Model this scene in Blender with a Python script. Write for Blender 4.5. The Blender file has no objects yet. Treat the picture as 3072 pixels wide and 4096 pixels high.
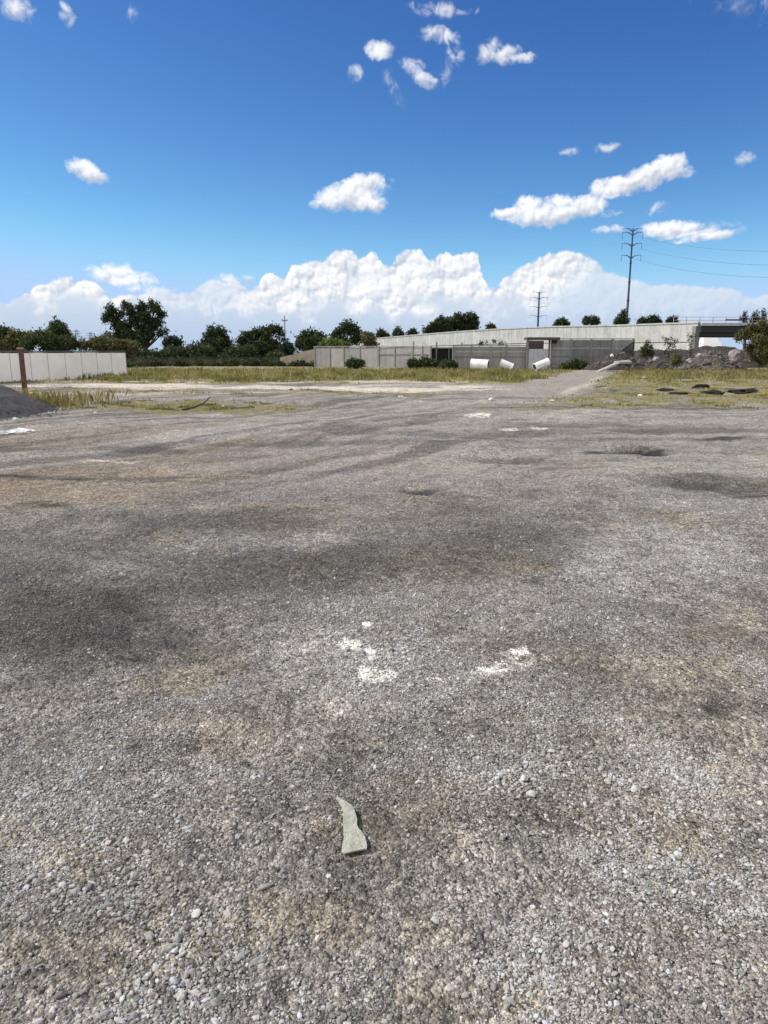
import bpy, bmesh, math, random
import numpy as np
from mathutils import Vector, Matrix
R = math.radians
sc = bpy.context.scene
C = sc.collection

# ---------------------------------------------------------------- camera
CAM_H = 1.6
F_PX = 2900.0                       # focal length in pixels of the 3072 x 4096 photograph
HOR = 1405.0                        # row of the horizon in it
PITCH = math.atan((2048.0 - HOR) / F_PX)
cam_d = bpy.data.cameras.new('camera')
cam_d.sensor_fit = 'VERTICAL'; cam_d.sensor_height = 36.0
cam_d.lens = 36.0 * F_PX / 4096.0
cam_d.clip_start = 0.05; cam_d.clip_end = 6000.0
cam = bpy.data.objects.new('camera', cam_d); C.objects.link(cam)
cam.location = (0, 0, CAM_H); cam.rotation_euler = (R(90) - PITCH, 0, 0)
sc.camera = cam
sc.view_settings.view_transform = 'Standard'; sc.view_settings.look = 'None'
sc.view_settings.gamma = 1.0; sc.view_settings.use_curve_mapping = False
sc.view_settings.exposure = 0.0
sc.cycles.max_bounces = 5; sc.cycles.diffuse_bounces = 3; sc.cycles.transparent_max_bounces = 6
sc.render.threads_mode = 'AUTO'

def ray(px, py):
    u = (px - 1536.0) / F_PX; v = (2048.0 - py) / F_PX
    c, s = math.cos(PITCH), math.sin(PITCH)
    return Vector((u, c + v * s, -s + v * c))
def azel(px, py):
    d = ray(px, py).normalized()
    return math.degrees(math.atan2(d.x, d.y)), math.degrees(math.asin(d.z))
def gnd(px, py, z=0.0):             # where the sight line meets level z
    d = ray(px, py); t = (z - CAM_H) / d.z
    return Vector((d.x * t, d.y * t, z))
def at(px, py, Y):                  # where the sight line meets the vertical plane y = Y
    d = ray(px, py); t = Y / d.y
    return Vector((d.x * t, Y, CAM_H + d.z * t))

# ---------------------------------------------------------------- sun and sky
SUN_AZ = -84.0                      # degrees clockwise from the view direction (+y): from the left
SUN_EL = 47.0
sun_d = bpy.data.lights.new('sun', 'SUN'); sun_d.energy = 5.0; sun_d.angle = R(0.53); sun_d.color = (1.0, 0.955, 0.89)
sun = bpy.data.objects.new('sun', sun_d); C.objects.link(sun)
sdir = Vector((math.sin(R(SUN_AZ)) * math.cos(R(SUN_EL)), math.cos(R(SUN_AZ)) * math.cos(R(SUN_EL)), math.sin(R(SUN_EL))))
sun.rotation_euler = sdir.to_track_quat('Z', 'Y').to_euler()
sun.location = sdir * 50

class NT:
    """short-hand for building node trees"""
    def __init__(s, tree, dim='3D'): s.t = tree; s.dim = dim
    def n(s, typ, **kw):
        nd = s.t.nodes.new(typ)
        for k, v in kw.items(): setattr(nd, k, v)
        return nd
    def put(s, sock, v):
        if v is None: return
        if isinstance(v, bpy.types.NodeSocket): s.t.links.new(v, sock)
        else: sock.default_value = v
    def m(s, op, a, b=None, c=None, clamp=False):
        nd = s.n('ShaderNodeMath', operation=op, use_clamp=clamp)
        for i, v in enumerate((a, b, c)): s.put(nd.inputs[i], v)
        return nd.outputs[0]
    def v(s, op, a, b=None, scale=None, out=0):
        nd = s.n('ShaderNodeVectorMath', operation=op)
        s.put(nd.inputs[0], a); s.put(nd.inputs[1], b)
        if scale is not None: s.put(nd.inputs['Scale'], scale)
        return nd.outputs[out]
    def noise(s, vec, scale, detail=4.0, rough=0.55, dist=0.0, lac=2.0, col=False):
        nd = s.n('ShaderNodeTexNoise', noise_dimensions=s.dim)
        s.put(nd.inputs['Vector'], vec); nd.inputs['Scale'].default_value = scale
        nd.inputs['Detail'].default_value = detail; nd.inputs['Roughness'].default_value = rough
        nd.inputs['Lacunarity'].default_value = lac; nd.inputs['Distortion'].default_value = dist
        return nd.outputs['Color' if col else 0]
    def voro(s, vec, scale, feature='F1', smooth=0.5, rand=1.0, out='Distance'):
        nd = s.n('ShaderNodeTexVoronoi', feature=feature, voronoi_dimensions=s.dim)
        s.put(nd.inputs['Vector'], vec); nd.inputs['Scale'].default_value = scale
        if feature == 'SMOOTH_F1': nd.inputs['Smoothness'].default_value = smooth
        nd.inputs['Randomness'].default_value = rand
        return nd.outputs[out]
    def step(s, x, a, b, lo=0.0, hi=1.0, kind='SMOOTHSTEP'):
        nd = s.n('ShaderNodeMapRange', interpolation_type=kind)
        s.put(nd.inputs[0], x)
        for i, v in enumerate((a, b, lo, hi)): s.put(nd.inputs[i + 1], v)
        return nd.outputs[0]
    def mix(s, f, a, b, mode='MIX'):
        nd = s.n('ShaderNodeMix', data_type='RGBA', blend_type=mode)
        s.put(nd.inputs[0], f)
        for k, v in ((6, a), (7, b)):
            if isinstance(v, tuple) and len(v) == 3: v = v + (1.0,)
            s.put(nd.inputs[k], v)
        return nd.outputs[2]
    def comb(s, x, y, z=0.0):
        nd = s.n('ShaderNodeCombineXYZ')
        for i, v in enumerate((x, y, z)): s.put(nd.inputs[i], v)
        return nd.outputs[0]

world = bpy.data.worlds.new('World'); sc.world = world; world.use_nodes = True
wt = world.node_tree; wt.nodes.clear(); W = NT(wt, '2D')
SKY = 0.10
sky = W.n('ShaderNodeTexSky', sky_type='NISHITA')
sky.sun_disc = False; sky.sun_elevation = R(SUN_EL); sky.sun_rotation = R(SUN_AZ)
sky.altitude = 2600.0; sky.air_density = 1.0; sky.dust_density = 0.6; sky.ozone_density = 2.0
sk = W.n('ShaderNodeSeparateColor'); wt.links.new(sky.outputs[0], sk.inputs[0])
def grade(x, p, k, top): return W.m('DIVIDE', W.m('SMOOTH_MIN', W.m('MULTIPLY', W.m('POWER', W.m('MULTIPLY', x, 0.1), p), k), top, .22), SKY)
cc = W.n('ShaderNodeCombineColor')
for i, (p_, k_, t_) in enumerate(((1.75, 2.60, .46), (1.52, 2.18, .66), (1.06, 1.50, 1.0))): wt.links.new(grade(sk.outputs[i], p_, k_, t_), cc.inputs[i])
skycol = cc.outputs[0]
tc = W.n('ShaderNodeTexCoord')
sep = W.n('ShaderNodeSeparateXYZ'); wt.links.new(W.v('NORMALIZE', tc.outputs['Generated']), sep.inputs[0])
az = W.m('MULTIPLY', W.m('ARCTAN2', sep.outputs[0], sep.outputs[1]), 57.29578)
el = W.m('MULTIPLY', W.m('ARCSINE', sep.outputs[2]), 57.29578)
P = W.comb(az, el, 0.0)

# relief group: heaped, cauliflower-like height field over (azimuth, elevation)
rg = bpy.data.node_groups.new('cloud_relief', 'ShaderNodeTree')
rg.interface.new_socket('P', in_out='INPUT', socket_type='NodeSocketVector')
rg.interface.new_socket('H', in_out='OUTPUT', socket_type='NodeSocketFloat')
G = NT(rg, '2D'); gi = G.n('NodeGroupInput'); go = G.n('NodeGroupOutput')
wn = G.v('SUBTRACT', G.noise(gi.outputs[0], 0.8, 3.0, 0.6, col=True), (0.5, 0.5, 0.5))
pw = G.v('ADD', gi.outputs[0], G.v('SCALE', wn, scale=0.9))
h = None
for scl, amp in ((0.5, 1.0), (1.1, 0.55), (2.4, 0.26), (5.2, 0.09)):
    d = G.voro(pw, scl, 'F1')
    b = G.m('MULTIPLY', G.m('SUBTRACT', 1.0, G.m('MULTIPLY', d, d)), amp)
    h = b if h is None else G.m('ADD', h, b)
h = G.m('ADD', h, G.m('MULTIPLY', G.noise(pw, 2.2, 4.0, 0.55), 0.22))
rg.links.new(h, go.inputs[0])
def relief(vec):
    nd = W.n('ShaderNodeGroup'); nd.node_tree = rg; W.put(nd.inputs[0], vec); return nd.outputs[0]
H0 = relief(P)
H1 = relief(W.v('ADD', P, (-0.2, 0.24, 0.0)))
lit = W.m('SUBTRACT', H0, H1)
Hn = W.m('SUBTRACT', H0, 1.55)                       # about -0.7 .. 0.5

# far cumulus bank: the height of its top against azimuth
prof = [(-900,700),(-500,640),(-200,655),(0,655),(40,645),(75,618),(110,608),(150,598),(185,603),(215,622),(240,640),(300,634),(345,628),(400,632),(440,612),(480,604),(530,614),
        (556,616),(572,592),(590,590),(606,602),(625,580),(645,572),(690,566),(715,552),(740,541),(765,545),(785,556),(803,546),(822,560),(835,578),(855,556),(880,541),(900,537),
        (918,552),(930,566),(945,545),(965,541),(985,556),(1005,546),(1028,548),(1040,575),(1048,615),(1062,626),(1078,612),(1095,600),(1130,574),(1170,557),(1205,547),(1250,548),(1290,566),
        (1330,588),(1365,606),(1400,612),(1480,618),(1560,624),(1659,640),(2000,650),(2600,640)]
pts = sorted((azel(x * 1.8517, y * 1.8517)) for x, y in prof)
fc = W.n('ShaderNodeFloatCurve'); cv = fc.mapping.curves[0]
A0, A1, E1 = -60.0, 60.0, 12.0
pts = [(-60.0, 4.0)] + pts + [(60.0, 4.5)]
cv.points[0].location = ((pts[0][0] - A0) / (A1 - A0), pts[0][1] / E1); cv.points[1].location = (1.0, pts[-1][1] / E1)
for a, e in pts[1:-1]: cv.points.new((a - A0) / (A1 - A0), e / E1)
fc.mapping.extend = 'HORIZONTAL'; fc.mapping.update()
wob = W.v('SUBTRACT', W.noise(P, 1.3, 3.0, 0.6, col=True), (0.5, 0.5, 0.5))
azw = W.m('ADD', az, W.m('MULTIPLY', W.v('DOT_PRODUCT', wob, (1.0, 0, 0), out=1), 0.5))
W.put(fc.inputs['Value'], W.step(azw, A0, A1, 0.0, 1.0, 'LINEAR'))
top = W.m('MULTIPLY', fc.outputs[0], E1)
below = W.m('SUBTRACT', top, el)                     # degrees under the top of the bank
dens_b = W.m('ADD', below, W.m('MULTIPLY', Hn, 0.55))
a_bank = W.step(dens_b, -0.06, 0.20)
# right of the second heap and left of the first the bank is a thin grey veil
# (azimuth, elevation) centre, half sizes, tilt, weight of the separate clouds
clouds = []
def cl(x, y, w, h, tilt=0.0, k=1.0):                 # given in 1659-wide picture units
    a, e = azel(x * 1.8517, y * 1.8517)
    dg = 1.8517 / 50.6
    clouds.append((a, e, w * dg * 0.97, h * dg * 0.97, tilt, k))
cl(36, 20, 34, 22, 0, .48); cl(145, 33, 16, 22, 20, .5); cl(285, 30, 16, 14, 0, .18)
cl(945, 20, 60, 13, -4, .36); cl(1000, 26, 40, 8, -6, .26); cl(952, 76, 46, 18, -8, .6); cl(985, 120, 20, 18, -40, .32)
cl(822, 108, 36, 20, 0, .75); cl(895, 150, 36, 18, -35, .48); cl(918, 172, 34, 15, -25, .68); cl(768, 160, 18, 15, 0, .42)
cl(960, 160, 12, 30, -25, .2); cl(850, 190, 14, 40, 30, .16)
cl(1058, 112, 32, 22, 20, .48); cl(1095, 118, 32, 21, 0, .85); cl(1132, 126, 34, 10, -5, .6)
cl(190, 372, 44, 19, -14, .95); cl(178, 360, 24, 18, -30, .9)
cl(752, 425, 84, 30, 6, 1.2); cl(780, 402, 58, 26, 12, 1.2); cl(800, 440, 40, 20, 0, .9); cl(845, 398, 24, 12, 0, .25)
cl(1190, 463, 92, 26, 4, 1.2); cl(1105, 460, 48, 14, 4, 1.0); cl(1262, 446, 50, 24, 8, 1.15); cl(1140, 440, 34, 18, 0, 1.0); cl(1210, 436, 40, 16, 0, .9); cl(1320, 458, 26, 10, 0, .28)
cl(1345, 402, 66, 22, 10, 1.2); cl(1440, 362, 44, 26, 10, 1.15); cl(1395, 382, 58, 26, 16, 1.2); cl(1478, 372, 24, 14, -30, .55); cl(1300, 398, 26, 14, 10, .8)
cl(1308, 321, 24, 13, 0, .42); cl(1230, 327, 22, 10, 0, .34); cl(1611, 344, 22, 15, 0, .5)
cl(1418, 452, 30, 12, 18, .32); cl(1318, 496, 40, 10, 0, .62); cl(1465, 496, 78, 20, -2, 1.0); cl(1530, 510, 70, 11, 6, .85); cl(1588, 488, 26, 9, -15, .28)
cl(1640, 14, 110, 22, -18, .12); cl(250, 592, 62, 26, -4, .95); cl(300, 602, 40, 14, -4, .7)
cl(330, 628, 60, 12, -5, .5); cl(500, 604, 60, 16, 0, .45)
warp = W.v('SUBTRACT', W.noise(P, 0.75, 4.0, 0.62, col=True), (0.5, 0.5, 0.5))
Pw = W.v('ADD', P, W.v('SCALE', warp, scale=.8))
acc = acc2 = None
for a, e, w, h, tilt, k in clouds:
    mp = W.n('ShaderNodeMapping', vector_type='TEXTURE')
    W.put(mp.inputs['Vector'], Pw)
    mp.inputs['Location'].default_value = (a, e, 0); mp.inputs['Rotation'].default_value = (0, 0, R(tilt)); mp.inputs['Scale'].default_value = (w, h, 1)
    dt = W.v('DOT_PRODUCT', mp.outputs[0], mp.outputs[0], out=1)
    f = W.m('MULTIPLY_ADD', dt, -k, k)
    f2 = W.m('ADD', f, W.v('DOT_PRODUCT', mp.outputs[0], (-0.35, 1.0, 0), out=1))
    acc = f if acc is None else W.m('SMOOTH_MAX', acc, f, 0.12)
    acc2 = f2 if acc2 is None else W.m('SMOOTH_MAX', acc2, f2, 0.12)
fine = W.m('SUBTRACT', W.noise(P, 1.05, 7.0, 0.58, dist=0.7), 0.5)
dens_s = W.m('ADD', acc, W.m('ADD', W.m('MULTIPLY', Hn, 0.13), W.m('MULTIPLY', fine, 1.35)))
a_small = W.m('MULTIPLY', W.step(dens_s, -0.06, 0.95), W.step(acc, -0.15, 0.25))
upside = W.m('ADD', W.m('SUBTRACT', acc2, acc), W.m('MULTIPLY', lit, 1.0))
# colours (scene values at exposure 0, divided by the background strength)
def S(*c): return tuple(v / SKY for v in c)
shade = W.m('MULTIPLY_ADD', lit, 1.5, 0.70, clamp=True)
puff = W.step(Hn, -0.6, 0.2, 0.0, 1.0)
big = W.noise(P, 0.42, 3.0, 0.55)
shade2 = W.m('MULTIPLY', shade, W.m('MULTIPLY_ADD', puff, 0.35, 0.65))
base_el = W.m('ADD', 2.9, W.m('MULTIPLY', W.m('SUBTRACT', big, 0.5), 5.5))
fade = W.step(W.m('SUBTRACT', el, base_el), 1.5, -0.6)
fade = W.m('MULTIPLY', fade, W.step(W.m('MULTIPLY_ADD', Hn, 0.9, el), 5.2, 3.4, 0.0, 1.0))
fade = W.m('MAXIMUM', fade, W.step(el, 3.0, 1.7))
right = W.step(W.m('MULTIPLY_ADD', el, -1.3, az), 5.8, 9.5, 0.0, 0.8)
left = W.m('MULTIPLY', W.step(az, -19.0, -16.5), W.step(az, -8.5, -12.5))
fade = W.m('MAXIMUM', fade, W.m('MAXIMUM', right, W.m('MULTIPLY', left, 0.6)))
bank_lit = W.mix(shade2, S(0.52, 0.60, 0.74), S(1.06, 1.05, 1.04))
veil = W.mix(W.step(el, 0.0, 6.0), S(0.49, 0.61, 0.79), S(0.72, 0.80, 0.91))
bank_c = W.mix(fade, bank_lit, veil)
sm_base = W.mix(W.step(upside, -0.70, 0.45), S(0.56, 0.61, 0.72), S(1.05, 1.05, 1.05))
c1 = W.mix(W.m('MULTIPLY', a_small, 0.97), skycol, sm_base)
c2 = W.mix(W.m('MULTIPLY', a_bank, W.m('MULTIPLY_ADD', W.m('MAXIMUM', right, W.m('MULTIPLY', left, .5)), -0.2, 1.0)), c1, bank_c)
# unseen broken cloud added overhead and behind the camera to brighten shaded walls
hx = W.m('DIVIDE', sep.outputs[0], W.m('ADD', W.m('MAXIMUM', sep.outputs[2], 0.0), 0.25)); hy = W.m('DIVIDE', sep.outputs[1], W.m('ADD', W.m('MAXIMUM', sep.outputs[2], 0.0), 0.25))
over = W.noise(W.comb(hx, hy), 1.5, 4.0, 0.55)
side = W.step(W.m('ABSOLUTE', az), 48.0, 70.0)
a_fill = W.m('ADD', W.m('MULTIPLY', W.m('MULTIPLY', side, W.step(el, 52.0, 34.0)), W.step(over, 0.30, 0.48)), W.m('MULTIPLY', W.step(el, 36.0, 52.0), W.m('MULTIPLY', W.step(over, 0.52, 0.68), 0.4)), clamp=True)
c2 = W.mix(a_fill, c2, S(1.42, 1.41, 1.38))
bg = W.n('ShaderNodeBackground'); bg.inputs[1].default_value = SKY
W.put(bg.inputs[0], c2)
wo = W.n('ShaderNodeOutputWorld'); wt.links.new(bg.outputs[0], wo.inputs[0])
world.cycles.sampling_method = 'MANUAL'; world.cycles.sample_map_resolution = 1024

# ---------------------------------------------------------------- helpers
def tag(o, label=None, cat=None, group=None, kind=None):
    if label: o['label'] = label
    if cat: o['category'] = cat
    if group: o['group'] = group
    if kind: o['kind'] = kind
    return o
def mat(name):
    m = bpy.data.materials.new(name); m.use_nodes = True
    nt = NT(m.node_tree); b = m.node_tree.nodes['Principled BSDF']
    b.inputs['Roughness'].default_value = 0.9; b.inputs['Specular IOR Level'].default_value = 0.25
    return m, nt, b
def simple(name, col, rough=0.85, var=0.18, scale=6.0, bump=0.0, metal=0.0, col2=None, spec=0.25):
    """weathered surface: two-tone noise between col and col2, optional bump"""
    m, nt, b = mat(name)
    geo = nt.n('ShaderNodeNewGeometry').outputs['Position']
    f = nt.noise(geo, scale, 6.0, 0.65)
    c2 = col2 or tuple(max(0.0, c * (1 - 2.2 * var)) for c in col)
    c = nt.mix(nt.step(f, 0.3, 0.7), c2, tuple(min(1.0, c * (1 + var * .6)) for c in col))
    nt.put(b.inputs['Base Color'], c)
    b.inputs['Roughness'].default_value = rough; b.inputs['Metallic'].default_value = metal
    b.inputs['Specular IOR Level'].default_value = spec
    if bump:
        bp = nt.n('ShaderNodeBump'); bp.inputs['Strength'].default_value = 0.8; bp.inputs['Distance'].default_value = bump
        nt.put(bp.inputs['Height'], nt.noise(geo, scale * 4, 5.0, 0.6)); nt.put(b.inputs['Normal'], bp.outputs[0])
    return m
def mesh_np(name, V, Fc, material=None, smooth=False, parent=None, cols=None):
    """V (n,3), Fc list or (m,k) array -> one mesh object"""
    me = bpy.data.meshes.new(name)
    V = np.asarray(V, dtype=np.float32)
    if isinstance(Fc, np.ndarray):
        k = Fc.shape[1]; m = len(Fc)
        me.vertices.add(len(V)); me.vertices.foreach_set('co', V.ravel())
        me.loops.add(m * k); me.loops.foreach_set('vertex_index', Fc.astype(np.int32).ravel())
        me.polygons.add(m); me.polygons.foreach_set('loop_start', np.arange(0, m * k, k, dtype=np.int32))
        me.update(calc_edges=True)
    else:
        me.from_pydata(V.tolist(), [], Fc)
    if cols is not None:
        a = me.color_attributes.new('tint', 'FLOAT_COLOR', 'POINT')
        c4 = np.ones((len(V), 4), dtype=np.float32); c4[:, :3] = cols
        a.data.foreach_set('color', c4.ravel())
    if smooth: me.polygons.foreach_set('use_smooth', np.ones(len(me.polygons), dtype=bool))
    if material: me.materials.append(material)
    me.validate(); me.update()
    o = bpy.data.objects.new(name, me); C.objects.link(o)
    if parent: o.parent = parent
    return o

# value noise in numpy
def _hash(ix, iy, seed):
    h = (ix.astype(np.int64) * 374761393 + iy.astype(np.int64) * 668265263 + seed * 974711) & 0x7fffffff
    h = ((h ^ (h >> 13)) * 1274126177) & 0x7fffffff
    return ((h ^ (h >> 16)) & 0xffff) / 65535.0
def vnoise(x, y, seed=0):
    x = np.asarray(x, float); y = np.asarray(y, float)
    ix = np.floor(x); iy = np.floor(y); fx = x - ix; fy = y - iy
    fx = fx * fx * fx * (fx * (fx * 6 - 15) + 10); fy = fy * fy * fy * (fy * (fy * 6 - 15) + 10)
    a = _hash(ix, iy, seed); b = _hash(ix + 1, iy, seed); c = _hash(ix, iy + 1, seed); d = _hash(ix + 1, iy + 1, seed)
    return (a * (1 - fx) + b * fx) * (1 - fy) + (c * (1 - fx) + d * fx) * fy
def fbm(x, y, scale, seed=0, octv=4, gain=0.5):
    s = 0.0; a = 1.0; t = 0.0; f = 1.0 / scale
    for i in range(octv):
        s = s + a * vnoise(x * f + 17.3 * i, y * f - 9.1 * i, seed + i); t += a; a *= gain; f *= 2.03
    return s / t                                      # 0..1
def sst(x, a, b):
    t = np.clip((x - a) / (b - a), 0, 1); return t * t * (3 - 2 * t)

# patches of the yard, given where they lie: centre and half extents
D = 1.8517
def ell(x, y, w, h, k=1.0, tilt=0.0):
    c = gnd(x * D, y * D); n = gnd(x * D, (y + h) * D); f = gnd(x * D, (y - h) * D)
    r = gnd((x + w) * D, (y - tilt * w) * D)
    ax = Vector((r.x - c.x, r.y - c.y)); dep = Vector((f.x - n.x, f.y - n.y)) * 0.5
    return ((c.x + (n.x + f.x) / 2) / 2, (c.y + (n.y + f.y) / 2) / 2, ax.x, ax.y, dep.x, dep.y, k)
def field(lst, x, y, wob=0.45, seed=50, soft=1.0, wscale=0.5):
    out = np.zeros_like(x)
    for i, (cx, cy, ax, ay, bx, by, k) in enumerate(lst):
        det = ax * by - ay * bx
        dx = x - cx; dy = y - cy
        u = (dx * by - dy * bx) / det; v = (ax * dy - ay * dx) / det
        r = np.sqrt(u * u + v * v)
        near = r < 2.5
        if not near.any(): continue
        sz = math.sqrt(abs(det))
        w = (fbm(x[near], y[near], max(0.05, sz * wscale), seed + i, 4, .6) - 0.5) * 2 * wob
        rr = r[near] + w
        out[near] = np.maximum(out[near], k * (1 - sst(rr, 1 - 0.5 * soft, 1 + 0.3 * soft)))
    return out
DARK = [ell(140, 1350, 330, 115, 1.0, .05), ell(60, 1250, 200, 50, .6), ell(640, 1225, 430, 62, .72, .12), ell(960, 1190, 280, 55, .6), ell(520, 1128, 300, 30, .6), ell(250, 1285, 220, 60, .5),
        ell(1370, 968, 72, 11, 1.0), ell(1290, 971, 45, 5, .8), ell(1500, 1036, 150, 14, .75), ell(1610, 1052, 90, 22, .8), ell(1090, 988, 80, 8, .7), ell(905, 1055, 45, 7, .9),
        ell(700, 955, 260, 7, .55), ell(120, 1160, 200, 22, .4), ell(300, 968, 130, 6, .7), ell(880, 935, 170, 7, .5), ell(1250, 915, 170, 6, .5), ell(1480, 925, 160, 9, .5), ell(1560, 945, 50, 4, .8),
        ell(420, 886, 90, 4, .7), ell(1190, 878, 160, 3, .8), ell(1500, 883, 120, 4, .7), ell(100, 1032, 180, 4, .8), ell(330, 1030, 130, 4, .8), ell(90, 1088, 60, 8, .7), ell(560, 1040, 90, 3, .6),
        ell(60, 975, 150, 6, .5), ell(1130, 1760, 170, 60, .45), ell(980, 1340, 110, 3.5, .5, .5), ell(1540, 1530, 40, 22, .8), ell(1600, 1820, 60, 70, .4), ell(1640, 1072, 60, 6, .8), ell(290, 1615, 26, 10, .7)]
PITS = [ell(1385, 969, 52, 8), ell(1300, 972, 40, 4, .7), ell(905, 1055, 36, 5, .55), ell(1500, 1042, 60, 6, .5), ell(1640, 1068, 60, 8, .6), ell(1560, 946, 46, 2.5, .6), ell(30, 1030, 60, 2.5, .7), ell(150, 1033, 30, 2, .6), ell(350, 1036, 60, 2, .6), ell(110, 1088, 30, 3, .6)]
DIRT = [ell(100, 1055, 260, 34, .9), ell(330, 1030, 260, 14, .6), ell(1460, 1800, 110, 55, .95), ell(880, 1760, 190, 90, .75), ell(1240, 1740, 260, 80, .8), ell(1480, 1470, 190, 110, .55),
        ell(1150, 1600, 200, 70, .45), ell(220, 1850, 170, 60, .7), ell(230, 2050, 260, 90, .7), ell(430, 1570, 240, 55, .55), ell(1000, 990, 400, 16, .4), ell(1300, 1010, 300, 20, .5), ell(640, 1990, 180, 60, .6),
        ell(1450, 2080, 300, 120, .5), ell(60, 1800, 160, 40, .5), ell(1600, 1620, 120, 200, .5), ell(700, 1620, 160, 60, .35), ell(1400, 935, 180, 8, .4), ell(650, 905, 200, 7, .4)]
LIGHT = [ell(1420, 1210, 280, 110, .8), ell(560, 1400, 240, 60, .6, .1), ell(180, 1450, 300, 45, .65, .12), ell(640, 1160, 260, 22, .6), ell(230, 1225, 190, 22, .5), ell(410, 888, 95, 12, 1.0), ell(400, 886, 80, 8, 1.0), ell(1350, 900, 260, 12, .7), ell(150, 1620, 260, 70, .4),
         ell(450, 935, 330, 12, .5), ell(1270, 980, 330, 18, .3), ell(150, 935, 170, 12, .7), ell(1480, 1095, 200, 26, .6), ell(1300, 1330, 240, 60, .45), ell(1200, 2050, 250, 80, .35)]
LIME = [ell(755, 1388, 30, 12), ell(797, 1406, 15, 7), ell(793, 1340, 11, 6), ell(815, 1460, 42, 14), ell(785, 1446, 14, 8, .8), ell(1080, 1440, 58, 15, 1.0, .22), ell(1128, 1406, 22, 11), ell(935, 1466, 24, 5, .55),
        ell(1030, 899, 32, 3.2), ell(1100, 927, 20, 2.5, .7), ell(1165, 924, 22, 2.5, .8), ell(40, 936, 36, 3.5), ell(240, 993, 60, 2.5, .5)]
STRK = (math.cos(R(64)), math.sin(R(64)))             # the way the wheel tracks run

def paleband(x, y):                                   # pale sand in bands between the yard and the field
    w = (fbm(x, y, 6.0, 3, 3) - 0.5) * 6
    y_ = y + w + np.clip(x + 4, -20, 20) * 0.06
    b1 = sst(y_, 31.0, 32.2) * (1 - sst(y_, 34.5, 37.0)); b2 = sst(y_, 38.0, 39) * (1 - sst(y_, 40, 41.5)) * .7; b3 = sst(y_, 27.6, 28.3) * (1 - sst(y_, 28.9, 29.8)) * sst(-x, 1, 5) * .5
    m = np.maximum(np.maximum(b1, b2), b3) * (1 - sst(x + w * .6, 4, 8)) * sst(x, -24, -17)
    return m * sst(fbm(x * .35, y, 1.4, 23, 4, .6), .36, .52)
def lanemask(x, y, w0=1.3, w1=2.8):
    n = (fbm(x, y, 5.0, 9, 4, .6) - 0.5)
    lx = 4.3 + 0.37 * (y - 25) + n * 1.5
    return (1 - sst(np.abs(x - lx), w0, w1)) * sst(y, 26, 29) * (1 - sst(y, 65, 67))
def grassmask(x, y):
    w = (fbm(x, y, 5.0, 9, 4, .6) - 0.5); e = (fbm(x, y, .7, 10, 4, .65) - .5)
    far = sst(y + w * 7, 36.5, 39.5)                                            # field in front of the walls
    right = sst(x - 4.0 - 0.38 * (y - 21) + w * 5 + e * 5, -1, 2.5) * sst(y + w * 6 + e * 7, 19.5, 24) # right-hand verge
    leftp = sst(y + w * 2.5 + e * 2.5, 19.4, 21.0) * (1 - sst(y + w * 3 + e * 3, 22.6, 24.8)) * sst(-x - 2.6 + w * 9 + e * 4, -1, 2.5) * .95
    mid = sst(y + w * 2 + e * 3, 26.4, 28.4) * (1 - sst(y + w * 2 + e * 3, 29.5, 32)) * sst(-x + 1 + w * 12 + e * 6, 0, 4) * .75
    g = np.maximum(np.maximum(far, right), np.maximum(leftp, mid))
    return np.clip(g * (1 - lanemask(x, y)), 0, 1) * (0.30 + 0.70 * sst(fbm(x, y, .9, 77, 4, .65), .36, .54)) * (1 - 0.85 * paleband(x, y))

def height(x, y):
    x = np.asarray(x, float); y = np.asarray(y, float)
    d = np.hypot(x, y)
    z = (fbm(x, y, 3.2, 1, 4) - 0.5) * 0.20 * sst(d, 1.0, 5.0) + (fbm(x, y, 1.0, 2, 3) - 0.5) * 0.05 + (fbm(x, y, 0.55, 5, 3) - 0.5) * 0.030
    u = x * STRK[1] - y * STRK[0]; v = x * STRK[0] + y * STRK[1]
    tr = sst(y, 7, 11) * (1 - sst(y, 30, 38))
    z = z + tr * (fbm(u * 1.0, v * 0.09, 0.5, 31, 3) - 0.5) * 0.075
    for cx, cy, rx, ry, dz in HOLES: z = z - dz * np.exp(-(((x - cx) / rx) ** 2 + ((y - cy) / ry) ** 2) ** 1.5)
    return z * (1 - sst(d, 300, 600))
_h = gnd(1375 * D, 969 * D); _h2 = gnd(905 * D, 1056 * D); _h3 = gnd(1590 * D, 1050 * D); _h4 = gnd(1090 * D, 990 * D)
HOLES = [(_h.x, _h.y, 0.42, .55, .17), (_h2.x, _h2.y, .22, .3, .05), (_h3.x, _h3.y, .8, .5, .09), (_h4.x, _h4.y, .4, .5, .07)]
def hz(x, y): return float(height(np.array([x]), np.array([y]))[0])

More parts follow.
